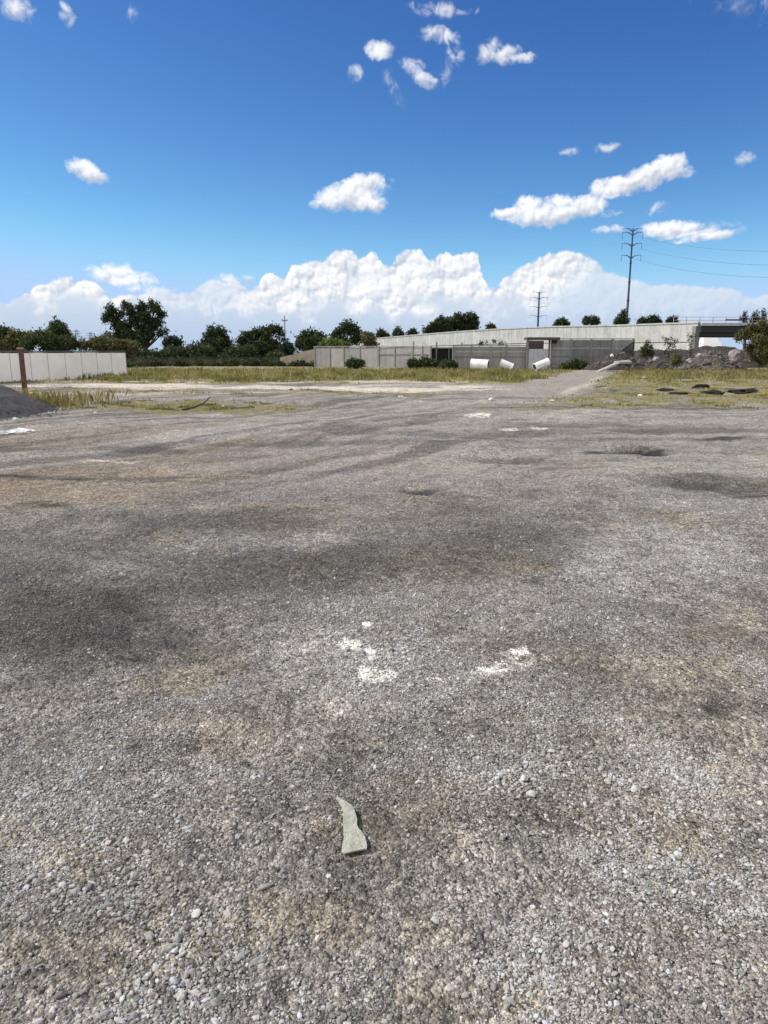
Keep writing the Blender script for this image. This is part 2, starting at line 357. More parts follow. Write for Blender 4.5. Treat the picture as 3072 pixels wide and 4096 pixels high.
def yard(x, y):
    """base colour of the surface and how stony it is"""
    x = np.asarray(x, float); y = np.asarray(y, float)
    d = np.hypot(x, y)
    ua = x * .766 - y * .643; va = x * .643 + y * .766
    n1 = .5 * fbm(x, y, 1.4, 11, 5, .6) + .5 * fbm(ua, va * .4, .8, 12, 5, .6); n2 = fbm(x, y, 0.35, 13, 4, .6); n3 = fbm(x, y, 5.0, 15, 3)
    dark = field(DARK, x, y, .5, 100); dirt = field(DIRT, x, y, .6, 200, 1.3, .35); light = field(LIGHT, x, y, .55, 300, 1.3, .35)
    dirt = np.clip(dirt + .9 * sst(fbm(x, y, 0.9, 19, 4, .6), .56, .72) * (1 - sst(d, 10, 16)), 0, 1)
    c = np.empty(x.shape + (3,)); c[...] = (0.235, 0.222, 0.205)
    def lay(m, col):
        m = np.clip(m, 0, 1)[..., None]; c[...] = c * (1 - m) + np.array(col) * m
    lay(light * .8, (0.35, 0.34, 0.335))
    lay(dirt * .8, (0.25, 0.225, 0.178))
    lay(dirt * sst(n2, .5, .7) * .5, (0.30, 0.265, 0.20))
    c *= (0.32 + 1.36 * n1)[..., None]
    c *= (0.70 + 0.60 * n2)[..., None]
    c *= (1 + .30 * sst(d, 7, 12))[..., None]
    # wheel tracks: long pale and dark streaks, sweeping in from the lane on the left, level on the right
    tr = sst(d, 7.5, 11) * (1 - sst(y, 36, 44))
    for ang_, msk, sd in ((57, 1 - sst(x, 0.0, 5.0), 41), (9, sst(x, -1.0, 4.0), 47)):
        ca, sa_ = math.cos(R(ang_)), math.sin(R(ang_))
        u = x * sa_ - y * ca + (n3 - .5) * 1.6; v = x * ca + y * sa_
        s = fbm(u * 1.0, v * 0.06, 0.42, sd, 5, .68); tm = tr * msk * (1.0 if ang_ == 57 else .7)
        lay(tm * sst(s, .51, .62) * .7, (0.42, 0.405, 0.38)); lay(tm * sst(s, .47, .36) * .7, (0.12, 0.115, 0.11))
        s2 = fbm(u * 1.0, v * 0.04, 1.7, sd + 2, 3, .6)
        lay(tm * sst(s2, .52, .64) * .5, (0.38, 0.36, 0.33))
        if ang_ == 57: lay(tm * sst(s2, .44, .34) * .5 * sst(-x, 0, 4) * (1 - sst(y, 14, 18)), (0.25, 0.195, 0.135))
    lay(field([ell(90, 1062, 290, 26), ell(360, 1022, 270, 9, .8), ell(700, 1000, 200, 7, .5)], x, y, .5, 600, 1.2, .3) * (.55 + .9 * (fbm(x * .84 - y * .54, (x * .54 + y * .84) * .1, .4, 45, 4, .65) - .5)), (0.33, 0.265, 0.19))
    lay(dark * (.80 + .5 * (n2 - .5)), (0.066, 0.063, 0.06))
    lay(field(PITS, x, y, .35, 500, .6, .3) * .95, (0.035, 0.033, 0.03))
    g = grassmask(x, y)
    soil = np.array((0.27, 0.23, 0.14)) * (0.7 + .6 * n1)[..., None]
    gr = np.array((0.27, 0.25, 0.10)) * (0.7 + .6 * n2)[..., None]
    gm = g[..., None]; c = c * (1 - gm) + (soil * .45 + gr * .55) * gm
    lay(paleband(x, y) * (.55 + .5 * n2), (0.80, 0.74, 0.63))
    far = sst(y, 44, 50) * .5
    lane_lx = 4.3 + 0.37 * (y - 25)
    lane = lanemask(x, y, .9, 3.0)
    lay(lane * .75, (0.36, 0.338, 0.305) )
    e = np.exp(-((x - lane_lx - 1.4 - (n3 - .5)) / .35) ** 2) * sst(y, 24, 30) * (1 - sst(y, 44, 52)); lay(e * .7, (.6, .56, .5))
    lime = field(LIME, x, y, .75, 400, .9, .22)
    lay(lime * sst(fbm(x, y, .06, 21, 3, .6), .26, .48) * .95, (0.88, 0.86, 0.78))
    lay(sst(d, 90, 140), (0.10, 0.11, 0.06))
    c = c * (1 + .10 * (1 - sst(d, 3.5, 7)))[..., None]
    c = c * np.array((1.03, 0.99, 0.93)) * 0.875
    return c, g, dirt, lime, dark

# ---------------------------------------------------------------- ground
nr = 900
rr_ = np.concatenate([[0.0], np.geomspace(0.6, 75.0, nr), np.geomspace(80, 3000, 60)])
th = np.concatenate([np.linspace(-34, 34, 620), np.linspace(36, 324, 110)])      # dense ahead, coarse behind
th_r = np.radians(th)
RR, TH = np.meshgrid(rr_[1:], th_r, indexing='ij')
X = RR * np.sin(TH); Y = RR * np.cos(TH); Z = height(X, Y)
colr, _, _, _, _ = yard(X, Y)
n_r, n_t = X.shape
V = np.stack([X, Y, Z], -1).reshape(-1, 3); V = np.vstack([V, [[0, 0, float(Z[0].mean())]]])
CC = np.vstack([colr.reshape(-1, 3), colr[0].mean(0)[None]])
ii, jj = np.meshgrid(np.arange(n_r - 1), np.arange(n_t), indexing='ij')
j2 = (jj + 1) % n_t
quads = np.stack([ii * n_t + jj, ii * n_t + j2, (ii + 1) * n_t + j2, (ii + 1) * n_t + jj], -1).reshape(-1, 4)[:, ::-1]
cen = len(V) - 1
t1 = np.arange(n_t); t2 = (t1 + 1) % n_t
mg, nt, b = mat('yard gravel and dirt')
at_ = nt.n('ShaderNodeAttribute', attribute_name='tint').outputs['Color']
pos = nt.n('ShaderNodeNewGeometry').outputs['Position']
vr = nt.n('ShaderNodeTexVoronoi', feature='F1'); nt.put(vr.inputs['Vector'], pos); vr.inputs['Scale'].default_value = 110.0
v2 = nt.n('ShaderNodeTexVoronoi', feature='F1'); nt.put(v2.inputs['Vector'], pos); v2.inputs['Scale'].default_value = 38.0
v3 = nt.n('ShaderNodeTexVoronoi', feature='F1'); nt.put(v3.inputs['Vector'], pos); v3.inputs['Scale'].default_value = 15.0
def rnd(v): return nt.v('DOT_PRODUCT', v.outputs['Color'], (0.333, 0.333, 0.333), out=1)
g1 = nt.m('MULTIPLY_ADD', rnd(vr), 2.0, 0.04)
g2 = nt.m('MULTIPLY_ADD', rnd(v2), 1.3, 0.38)
g3 = nt.m('MULTIPLY_ADD', rnd(v3), .8, 0.6)
nz = nt.m('MULTIPLY', nt.m('MULTIPLY_ADD', nt.noise(pos, 3.0, 8.0, 0.75), 1.3, 0.33), nt.step(nt.noise(pos, 17.0, 5.0, 0.8), .25, .75, .58, 1.3, 'LINEAR'))
k = nt.m('MULTIPLY', nt.m('MULTIPLY', g1, g2), nt.m('MULTIPLY', nz, g3))
colx = nt.mix(1.0, at_, nt.comb(k, k, k), 'MULTIPLY')
hue = nt.noise(pos, 1.1, 3.0, 0.6)
colx = nt.mix(0.5, colx, nt.mix(hue, (0.97, 0.985, 1.07), (1.06, 1.0, 0.86)), 'MULTIPLY')
nt.put(b.inputs['Base Color'], colx)
bp = nt.n('ShaderNodeBump'); bp.inputs['Strength'].default_value = 1.0; bp.inputs['Distance'].default_value = 0.02
hh = nt.m('ADD', nt.m('MULTIPLY', nt.m('SUBTRACT', 1.0, vr.outputs['Distance']), 0.5), nt.m('MULTIPLY', nt.m('SUBTRACT', 1.0, v2.outputs['Distance']), 1.0))
hh = nt.m('ADD', hh, nt.m('MULTIPLY', nt.noise(pos, 12.0, 6.0, 0.7), 2.5))
nt.put(bp.inputs['Height'], hh); nt.put(b.inputs['Normal'], bp.outputs[0])
b.inputs['Roughness'].default_value = 0.95
tri = [(cen, int(b_), int(a_)) for a_, b_ in zip(t1, t2)]
# one sheet: the quads, closed by a small quad fan round the camera's foot
go_ = mesh_np('ground', V, np.vstack([quads]), mg, True, None, CC)
tag(go_, kind='structure')

# ---------------------------------------------------------------- loose gravel
rng = np.random.default_rng(7)
N0 = 760000
rad = np.sqrt(rng.uniform(1.0 ** 2, 15.0 ** 2, N0)); ang = np.radians(rng.uniform(-44, 44, N0))
sx = rad * np.sin(ang); sy = rad * np.cos(ang)
size = np.minimum(0.0030 * np.exp(np.abs(rng.normal(0, 0.50, N0))), 0.014)            # radius in metres
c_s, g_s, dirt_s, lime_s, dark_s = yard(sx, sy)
clump = fbm(sx, sy, 0.5, 61, 4, .6)
prob = (0.16 + 1.15 * sst(clump, .35, .7)) * (1 - .82 * dirt_s) * (1 - g_s) * np.clip((size / 0.0030) ** 1.1 * 3.6 / np.maximum(rad, 1.0), 0, 1.0)
keep = rng.uniform(0, 1, N0) < prob
EXTRA = 440000
rad2 = np.sqrt(rng.uniform(1.0, 5.0 ** 2, EXTRA)); ang2 = np.radians(rng.uniform(-54, 54, EXTRA))
x2 = rad2 * np.sin(ang2); y2 = rad2 * np.cos(ang2); s2_ = np.minimum(0.0027 * np.exp(np.abs(rng.normal(0, 0.52, EXTRA))), 0.013)
c2_, g2_, d2_, l2_, k2_ = yard(x2, y2)
cl2 = fbm(x2, y2, 0.5, 61, 4, .6)
kp2 = rng.uniform(0, 1, EXTRA) < (0.12 + 1.0 * sst(cl2, .35, .7)) * (1 - .82 * d2_) * np.clip(1.35 - rad2 / 5.0, 0, 1)
def cat_(a, b_, k1, k2): return np.concatenate([a[k1], b_[k2]])
sx = cat_(sx, x2, keep, kp2); sy = cat_(sy, y2, keep, kp2); size = cat_(size, s2_, keep, kp2); c_s = cat_(c_s, c2_, keep, kp2)
lime_s = cat_(lime_s, l2_, keep, kp2); clump = cat_(clump, cl2, keep, kp2); dark_s = cat_(dark_s, k2_, keep, kp2)
size *= .70
# coarser stones lie together in patches (left foreground of the yard)
coarse = sst(fbm(sx, sy, 0.8, 71, 3), .5, .7) * (1 - sst(np.hypot(sx - -0.8, sy - 2.4), 1.3, 2.6)) + .35 * sst(clump, .55, .75)
size *= (1 + 0.7 * coarse * rng.uniform(0, 1, len(sx)))
n = len(sx); print('gravel stones', n)
val = np.exp(rng.normal(.03, 0.38, n) + 1.1 * (fbm(sx, sy, .07, 83, 3, .7) - .5)) * np.where(rng.uniform(0, 1, n) < 0.07, 1.7, 1.0)
grey = c_s.mean(1, keepdims=True)
hues = rng.normal(0, 0.03, (n, 3)) + 1.0
sc_c = (c_s * .45 + grey * np.array([[1.0, .98, .95]]) * .55) * 1.18 * val[:, None] * hues
sc_c = np.where(lime_s[:, None] > rng.uniform(.15, 1.0, (n, 1)), np.maximum(sc_c, np.array([[.74, .72, .64]]) * rng.uniform(.75, 1.05, (n, 1))), sc_c)
sc_c = np.where(lime_s[:, None] > .1, sc_c, np.minimum(sc_c, .46)); sc_c = np.clip(sc_c, 0.02, 0.85)
gm_ = bpy.data.meshes.new('gravel'); gm_.vertices.add(n)
pz = height(sx, sy) + size * rng.uniform(-0.1, 0.55, n)
gm_.vertices.foreach_set('co', np.stack([sx, sy, pz], -1).astype(np.float32).ravel())
def attr(name, typ, data, field_):
    a = gm_.attributes.new(name, typ, 'POINT'); a.data.foreach_set(field_, np.ascontiguousarray(data).ravel())
scl = np.stack([size * rng.uniform(.8, 1.45, n), size * rng.uniform(.75, 1.1, n), size * rng.uniform(.35, .75, n)], -1).astype(np.float32)
rot = np.stack([rng.normal(0, .35, n), rng.normal(0, .35, n), rng.uniform(0, 6.283, n)], -1).astype(np.float32)
attr('scl', 'FLOAT_VECTOR', scl, 'vector'); attr('rot', 'FLOAT_VECTOR', rot, 'vector')
attr('pick', 'INT', rng.integers(0, 8, n).astype(np.int32), 'value')
attr('scol', 'FLOAT_COLOR', np.hstack([sc_c, np.ones((n, 1))]).astype(np.float32), 'color')
gv = bpy.data.objects.new('gravel', gm_); C.objects.link(gv); tag(gv, kind='stuff')
tag(gv, 'loose grey crushed gravel scattered over the yard')
ms, nt, b = mat('gravel stone')
sa = nt.n('ShaderNodeAttribute', attribute_name='scol', attribute_type='INSTANCER').outputs['Color']
pos = nt.n('ShaderNodeNewGeometry').outputs['Position']
k = nt.m('MULTIPLY_ADD', nt.noise(pos, 240.0, 3.0, 0.6), 0.7, 0.65)
nt.put(b.inputs['Base Color'], nt.mix(1.0, sa, nt.comb(k, k, k), 'MULTIPLY')); b.inputs['Roughness'].default_value = 0.85
ng = bpy.data.node_groups.new('gravel_scatter', 'GeometryNodeTree')
ng.interface.new_socket('Geometry', in_out='INPUT', socket_type='NodeSocketGeometry')
ng.interface.new_socket('Geometry', in_out='OUTPUT', socket_type='NodeSocketGeometry')
N = NT(ng); gi = N.n('NodeGroupInput'); go = N.n('NodeGroupOutput')
def named(nm, typ):
    nd = N.n('GeometryNodeInputNamedAttribute', data_type=typ); nd.inputs['Name'].default_value = nm
    return nd.outputs[0]
join = N.n('GeometryNodeGeometryToInstance')
for i in range(8):
    ico = N.n('GeometryNodeMeshIcoSphere'); ico.inputs['Radius'].default_value = 1.0; ico.inputs['Subdivisions'].default_value = 2
    sp = N.n('GeometryNodeSetPosition')
    p0 = N.n('GeometryNodeInputPosition').outputs[0]
    vo = N.n('ShaderNodeTexVoronoi', feature='F1'); N.put(vo.inputs['Vector'], N.v('ADD', p0, (i * 7.1, i * 3.3, i))); vo.inputs['Scale'].default_value = 1.1
    nzc = N.noise(N.v('ADD', p0, (i * 5.0, i * 2.0, 0)), 1.3, 2.0, .5)
    f = N.m('ADD', N.m('MULTIPLY', vo.outputs['Distance'], -0.8), N.m('MULTIPLY_ADD', nzc, 0.7, 1.1))
    N.put(sp.inputs['Position'], N.v('SCALE', p0, scale=f)); ng.links.new(ico.outputs['Mesh'], sp.inputs['Geometry'])
    sm = N.n('GeometryNodeSetMaterial'); sm.inputs['Material'].default_value = ms; ng.links.new(sp.outputs[0], sm.inputs['Geometry'])
    ng.links.new(sm.outputs[0], join.inputs[0])
iop = N.n('GeometryNodeInstanceOnPoints')
m2p = N.n('GeometryNodeMeshToPoints'); ng.links.new(gi.outputs[0], m2p.inputs[0])
ng.links.new(m2p.outputs[0], iop.inputs['Points']); ng.links.new(join.outputs[0], iop.inputs['Instance'])
iop.inputs['Pick Instance'].default_value = True
ng.links.new(named('pick', 'INT'), iop.inputs['Instance Index'])
e2r = N.n('FunctionNodeEulerToRotation'); ng.links.new(named('rot', 'FLOAT_VECTOR'), e2r.inputs[0]); ng.links.new(e2r.outputs[0], iop.inputs['Rotation'])
ng.links.new(named('scl', 'FLOAT_VECTOR'), iop.inputs['Scale'])
ng.links.new(iop.outputs[0], go.inputs[0])
md = gv.modifiers.new('scatter', 'NODES'); md.node_group = ng

# ---------------------------------------------------------------- mesh helpers for things
def thing(name, label, cat, loc=(0, 0, 0), rz=0.0, group=None):
    o = bpy.data.objects.new(name, None); C.objects.link(o); o.empty_display_size = 0.3
    o.location = loc; o.rotation_euler = (0, 0, rz)
    return tag(o, label, cat, group)
class MB:
    def __init__(s): s.v = []; s.f = []
    def add(s, vs, fs):
        k = len(s.v); s.v += [tuple(p) for p in vs]; s.f += [tuple(i + k for i in f) for f in fs]
    def box(s, x0, x1, y0, y1, z0, z1):
        s.add([(x0, y0, z0), (x1, y0, z0), (x1, y1, z0), (x0, y1, z0), (x0, y0, z1), (x1, y0, z1), (x1, y1, z1), (x0, y1, z1)],
              [(0, 3, 2, 1), (4, 5, 6, 7), (0, 1, 5, 4), (1, 2, 6, 5), (2, 3, 7, 6), (3, 0, 4, 7)])
    def tube(s, pts, rads, seg=8, caps=True):
        pts = [Vector(p) for p in pts]; rings = []
        if not hasattr(rads, '__len__'): rads = [rads] * len(pts)
        for i, p in enumerate(pts):
            d = (pts[min(i + 1, len(pts) - 1)] - pts[max(i - 1, 0)]).normalized()
            up = Vector((0, 0, 1)) if abs(d.z) < 0.95 else Vector((1, 0, 0))
            a = d.cross(up).normalized(); b = a.cross(d)
            rings.append([p + (a * math.cos(t) + b * math.sin(t)) * rads[i] for t in [2 * math.pi * j / seg for j in range(seg)]])
        vs = [q for r in rings for q in r]; fs = []
        for i in range(len(rings) - 1):
            for j in range(seg):
                fs.append((i * seg + j, i * seg + (j + 1) % seg, (i + 1) * seg + (j + 1) % seg, (i + 1) * seg + j))
        if caps: fs.append(tuple(range(seg - 1, -1, -1))); fs.append(tuple((len(rings) - 1) * seg + j for j in range(seg)))
        s.add(vs, fs)
    def build(s, name, m, parent=None, smooth=False, bevel=0.0):
        me = bpy.data.meshes.new(name); me.from_pydata(s.v, [], s.f)
        me.materials.append(m)
        if smooth: me.polygons.foreach_set('use_smooth', [True] * len(me.polygons))
        me.update()
        o = bpy.data.objects.new(name, me); C.objects.link(o)
        if parent: o.parent = parent
        if bevel:
            bv = o.modifiers.new('bevel', 'BEVEL'); bv.width = bevel; bv.segments = 2
        return o
    def xf(s, M): s.v = [tuple(M @ Vector(p)) for p in s.v]; return s
def rock_bm(rx, ry, rz, seed, sub=3, rough=.25, flat=True):
    bm = bmesh.new(); bmesh.ops.create_icosphere(bm, subdivisions=sub, radius=1.0)
    from mathutils import noise as mn
    for v in bm.verts:
        p = v.co.copy(); q = p * 1.3 + Vector((seed * 3.7, seed * 1.9, seed))
        f = 1 + rough * mn.noise(q) * 1.6 + rough * .5 * mn.noise(q * 2.7)
        d = mn.voronoi(q * 0.9)[0][0]; f -= rough * .6 * d
        v.co = Vector((p.x * rx, p.y * ry, p.z * rz)) * f
    return bm
def bm_obj(name, bm, m, parent=None, smooth=False, loc=None):
    me = bpy.data.meshes.new(name); bm.to_mesh(me); bm.free(); me.materials.append(m)
    if smooth: me.polygons.foreach_set('use_smooth', [True] * len(me.polygons))
    o = bpy.data.objects.new(name, me); C.objects.link(o)
    if parent: o.parent = parent
    if loc is not None: o.location = loc
    return o

# ---------------------------------------------------------------- materials
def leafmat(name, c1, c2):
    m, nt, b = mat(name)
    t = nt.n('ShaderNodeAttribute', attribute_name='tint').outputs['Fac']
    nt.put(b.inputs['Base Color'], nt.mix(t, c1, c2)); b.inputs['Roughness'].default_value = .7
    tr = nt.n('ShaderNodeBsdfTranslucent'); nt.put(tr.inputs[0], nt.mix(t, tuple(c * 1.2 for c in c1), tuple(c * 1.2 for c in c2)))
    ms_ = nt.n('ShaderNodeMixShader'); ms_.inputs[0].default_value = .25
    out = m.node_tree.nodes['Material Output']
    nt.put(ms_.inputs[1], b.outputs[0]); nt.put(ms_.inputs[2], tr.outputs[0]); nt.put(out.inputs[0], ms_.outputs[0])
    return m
M_leaf_dark = leafmat('dark foliage', (0.018, 0.028, 0.012), (0.075, 0.10, 0.036))
M_leaf_mid = leafmat('mid green foliage', (0.022, 0.036, 0.012), (0.075, 0.10, 0.028))
M_leaf_bright = leafmat('bright green foliage', (0.06, 0.11, 0.02), (0.16, 0.22, 0.05))
M_leaf_olive = leafmat('olive feathery foliage', (0.06, 0.06, 0.024), (0.17, 0.16, 0.06))
M_leaf_dry = leafmat('dry weeds', (0.10, 0.075, 0.035), (0.28, 0.22, 0.10))
M_leaf_blue = leafmat('far blue-green foliage', (0.018, 0.028, 0.022), (0.045, 0.065, 0.045))
M_bark = simple('bark', (0.07, 0.055, 0.042), bump=.02)
M_soil = simple('dark earth', (0.062, 0.055, 0.048), var=.3, scale=3, bump=.08, col2=(0.03, 0.026, 0.023))
M_rubble = simple('grey rubble', (0.125, 0.108, 0.095), var=.3, scale=2.2, bump=.1, col2=(0.045, 0.04, 0.036))
M_conc_light = None

# ---------------------------------------------------------------- vegetation
def crown_mesh(name, lobes, n, leaf, m, parent, seed, shell=.55, flat=1.0):
    """lobes: (x, y, z, r): leaf-sized faces spread through each lobe's volume in small sprays"""
    r = np.random.default_rng(seed)
    L = np.array(lobes, float); wts = L[:, 3] ** 2.2; wts /= wts.sum()
    ns = max(8, n // 9)
    which = r.choice(len(L), ns, p=wts)
    dirv = r.normal(0, 1, (ns, 3)); dirv /= np.linalg.norm(dirv, axis=1)[:, None]
    rad_ = r.uniform(0, 1, ns) ** shell * (.72 + .4 * r.uniform(0, 1, ns))
    cen = L[which, :3] + dirv * rad_[:, None] * L[which, 3:4] * np.array([[1, 1, flat]])
    per = 9
    P0 = np.repeat(cen, per, 0) + r.normal(0, 1, (ns * per, 3)) * leaf * 1.25
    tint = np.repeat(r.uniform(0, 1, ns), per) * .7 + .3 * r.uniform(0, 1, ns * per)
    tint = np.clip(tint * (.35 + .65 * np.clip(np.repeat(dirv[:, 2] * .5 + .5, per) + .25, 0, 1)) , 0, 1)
    a = r.normal(0, 1, (ns * per, 3)); a /= np.linalg.norm(a, axis=1)[:, None]
    b_ = np.cross(a, r.normal(0, 1, (ns * per, 3))); b_ /= np.linalg.norm(b_, axis=1)[:, None]
    s = leaf * r.uniform(.5, 1.3, (ns * per, 1))
    v = np.stack([P0 - a * s, P0 + b_ * s * .45, P0 + a * s, P0 - b_ * s * .45], 1).reshape(-1, 3)
    f = np.arange(len(v)).reshape(-1, 4)
    cols = np.repeat(tint, 4)[:, None] * np.ones((1, 3))
    return mesh_np(name, v, f, m, False, parent, cols)
def plant(name, label, cat, Y, lobes_px, base_px, m, n=1500, leaf=.25, group=None, trunk=True, seed=1, shell=.45, depth=.8, tr=None, limbs=True, base_z=None, lobe_k=.9):
    """lobes_px: (px, py, r) in photograph pixels at distance Y; base_px: (px) of the stem"""
    sc_ = Y / F_PX
    bx = at(base_px, HOR, Y).x; bz = hz(bx, Y) if base_z is None else base_z
    root = thing(name, label, cat, (bx, Y, bz), 0, group)
    r = random.Random(seed); lobes = []
    for (px, py, pr) in lobes_px:
        p = at(px, py, Y); R_ = pr * sc_ * lobe_k
        lobes.append((p.x - bx, r.uniform(-1, 1) * depth * R_ * 1.2, p.z - bz, R_))
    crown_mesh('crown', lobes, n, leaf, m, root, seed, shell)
    if trunk:
        zt = max(l[2] for l in lobes); zlo = min(l[2] for l in lobes)
        w = tr or max(.06, zt * .035)
        t = MB(); fork = zlo * .7
        cx = sum(l[0] * l[3] for l in lobes) / sum(l[3] for l in lobes)
        t.tube([(0, 0, -.3), (cx * .1, 0, fork * .5), (cx * .35, .0, fork), (cx * .8, 0, (fork + zt * .8) / 1.8)], [w * 1.2, w, w * .8, w * .35], 8)
        if limbs:
            for l in lobes:
                t.tube([(cx * .3, 0, fork * .9), (cx * .3 * .5 + l[0] * .5, l[1] * .45, fork + (l[2] - fork) * .45), (l[0], l[1], l[2] + l[3] * .3)], [w * .5, w * .3, w * .08], 5)
        t.build('trunk', M_bark, root, True)
    return root

def c1(x, y): return (x * .4822, 1150 + y * .4822)     # enlarged crops back to photograph pixels
def L1(ox, lst, k=.4822): return [(ox + x * k, 1150 + y * k, r * k) for x, y, r in lst]

euc = [(925, 185, 55), (1000, 215, 45), (890, 235, 45), (950, 260, 60), (870, 270, 30), (1050, 145, 40), (1090, 185, 60), (1175, 165, 65), (1260, 130, 45), (1290, 175, 60), (1330, 220, 45), (1200, 240, 80),
       (1100, 265, 75), (1310, 290, 60), (1250, 300, 70), (1040, 320, 65), (960, 330, 55), (1150, 340, 80), (1240, 380, 70), (1330, 375, 40), (1375, 360, 30), (1080, 400, 75), (980, 400, 65), (900, 410, 45), (860, 430, 40), (1180, 430, 70), (1020, 450, 60)]
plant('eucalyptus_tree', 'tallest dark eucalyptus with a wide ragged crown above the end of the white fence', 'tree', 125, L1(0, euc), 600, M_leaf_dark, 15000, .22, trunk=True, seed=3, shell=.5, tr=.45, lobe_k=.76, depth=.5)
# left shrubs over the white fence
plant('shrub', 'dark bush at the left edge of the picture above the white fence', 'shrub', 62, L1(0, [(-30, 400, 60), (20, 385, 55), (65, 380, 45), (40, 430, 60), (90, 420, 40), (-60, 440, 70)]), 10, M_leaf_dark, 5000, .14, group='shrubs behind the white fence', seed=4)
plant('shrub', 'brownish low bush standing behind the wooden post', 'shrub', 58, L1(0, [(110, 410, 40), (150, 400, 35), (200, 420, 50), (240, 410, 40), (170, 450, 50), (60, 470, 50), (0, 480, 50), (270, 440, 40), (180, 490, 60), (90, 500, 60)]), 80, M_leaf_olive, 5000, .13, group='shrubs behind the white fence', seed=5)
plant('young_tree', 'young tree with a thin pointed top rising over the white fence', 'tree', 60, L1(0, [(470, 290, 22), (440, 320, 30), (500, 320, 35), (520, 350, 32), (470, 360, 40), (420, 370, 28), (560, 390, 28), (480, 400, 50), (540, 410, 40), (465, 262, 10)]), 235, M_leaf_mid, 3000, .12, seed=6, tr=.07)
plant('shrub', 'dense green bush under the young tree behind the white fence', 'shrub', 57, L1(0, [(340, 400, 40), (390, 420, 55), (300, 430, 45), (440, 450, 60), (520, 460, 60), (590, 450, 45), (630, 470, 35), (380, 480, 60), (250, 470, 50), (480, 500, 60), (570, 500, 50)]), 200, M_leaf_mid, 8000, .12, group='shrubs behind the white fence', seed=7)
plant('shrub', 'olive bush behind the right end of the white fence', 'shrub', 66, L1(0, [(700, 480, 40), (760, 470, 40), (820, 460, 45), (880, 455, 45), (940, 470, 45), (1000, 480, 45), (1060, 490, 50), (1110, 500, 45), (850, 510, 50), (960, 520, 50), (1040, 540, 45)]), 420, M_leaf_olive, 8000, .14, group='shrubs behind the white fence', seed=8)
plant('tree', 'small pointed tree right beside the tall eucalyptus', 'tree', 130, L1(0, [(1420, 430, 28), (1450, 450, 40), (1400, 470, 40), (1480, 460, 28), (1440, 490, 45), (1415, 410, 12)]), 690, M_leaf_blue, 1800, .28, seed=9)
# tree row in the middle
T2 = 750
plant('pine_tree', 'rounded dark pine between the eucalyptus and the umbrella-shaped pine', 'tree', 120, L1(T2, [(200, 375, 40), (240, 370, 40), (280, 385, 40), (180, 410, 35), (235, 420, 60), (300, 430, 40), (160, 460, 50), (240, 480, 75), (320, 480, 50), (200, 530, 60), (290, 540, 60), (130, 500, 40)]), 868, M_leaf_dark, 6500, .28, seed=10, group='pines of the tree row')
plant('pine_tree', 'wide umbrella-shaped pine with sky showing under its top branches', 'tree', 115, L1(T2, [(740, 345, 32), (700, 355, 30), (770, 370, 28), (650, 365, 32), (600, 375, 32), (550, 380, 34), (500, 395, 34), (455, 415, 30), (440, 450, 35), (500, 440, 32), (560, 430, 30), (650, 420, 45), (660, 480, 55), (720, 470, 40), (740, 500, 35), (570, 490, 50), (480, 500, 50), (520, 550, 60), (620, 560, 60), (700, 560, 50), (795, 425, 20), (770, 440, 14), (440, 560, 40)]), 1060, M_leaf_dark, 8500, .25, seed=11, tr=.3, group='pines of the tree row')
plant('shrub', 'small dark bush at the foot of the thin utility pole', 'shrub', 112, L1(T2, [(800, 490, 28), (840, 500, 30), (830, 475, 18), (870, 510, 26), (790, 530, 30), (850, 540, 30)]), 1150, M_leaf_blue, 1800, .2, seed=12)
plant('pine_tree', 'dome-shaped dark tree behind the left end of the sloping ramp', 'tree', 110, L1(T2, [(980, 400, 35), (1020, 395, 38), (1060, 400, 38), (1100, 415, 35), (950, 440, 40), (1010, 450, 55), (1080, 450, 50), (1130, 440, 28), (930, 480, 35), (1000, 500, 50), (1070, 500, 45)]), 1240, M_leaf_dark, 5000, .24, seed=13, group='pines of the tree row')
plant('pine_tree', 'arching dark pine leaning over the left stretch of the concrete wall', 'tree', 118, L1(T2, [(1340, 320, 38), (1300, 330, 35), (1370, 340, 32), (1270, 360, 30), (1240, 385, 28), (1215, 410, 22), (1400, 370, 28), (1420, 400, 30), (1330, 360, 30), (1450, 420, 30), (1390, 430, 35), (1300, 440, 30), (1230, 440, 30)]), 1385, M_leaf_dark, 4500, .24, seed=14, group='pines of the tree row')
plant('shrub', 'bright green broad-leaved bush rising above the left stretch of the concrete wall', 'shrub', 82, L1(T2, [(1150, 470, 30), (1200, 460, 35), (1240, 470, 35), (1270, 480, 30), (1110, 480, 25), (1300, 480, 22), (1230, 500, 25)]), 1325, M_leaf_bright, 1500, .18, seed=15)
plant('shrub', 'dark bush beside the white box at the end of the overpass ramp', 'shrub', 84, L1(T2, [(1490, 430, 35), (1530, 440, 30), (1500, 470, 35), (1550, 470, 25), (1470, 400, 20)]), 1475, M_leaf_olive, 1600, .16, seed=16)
T3 = 1400
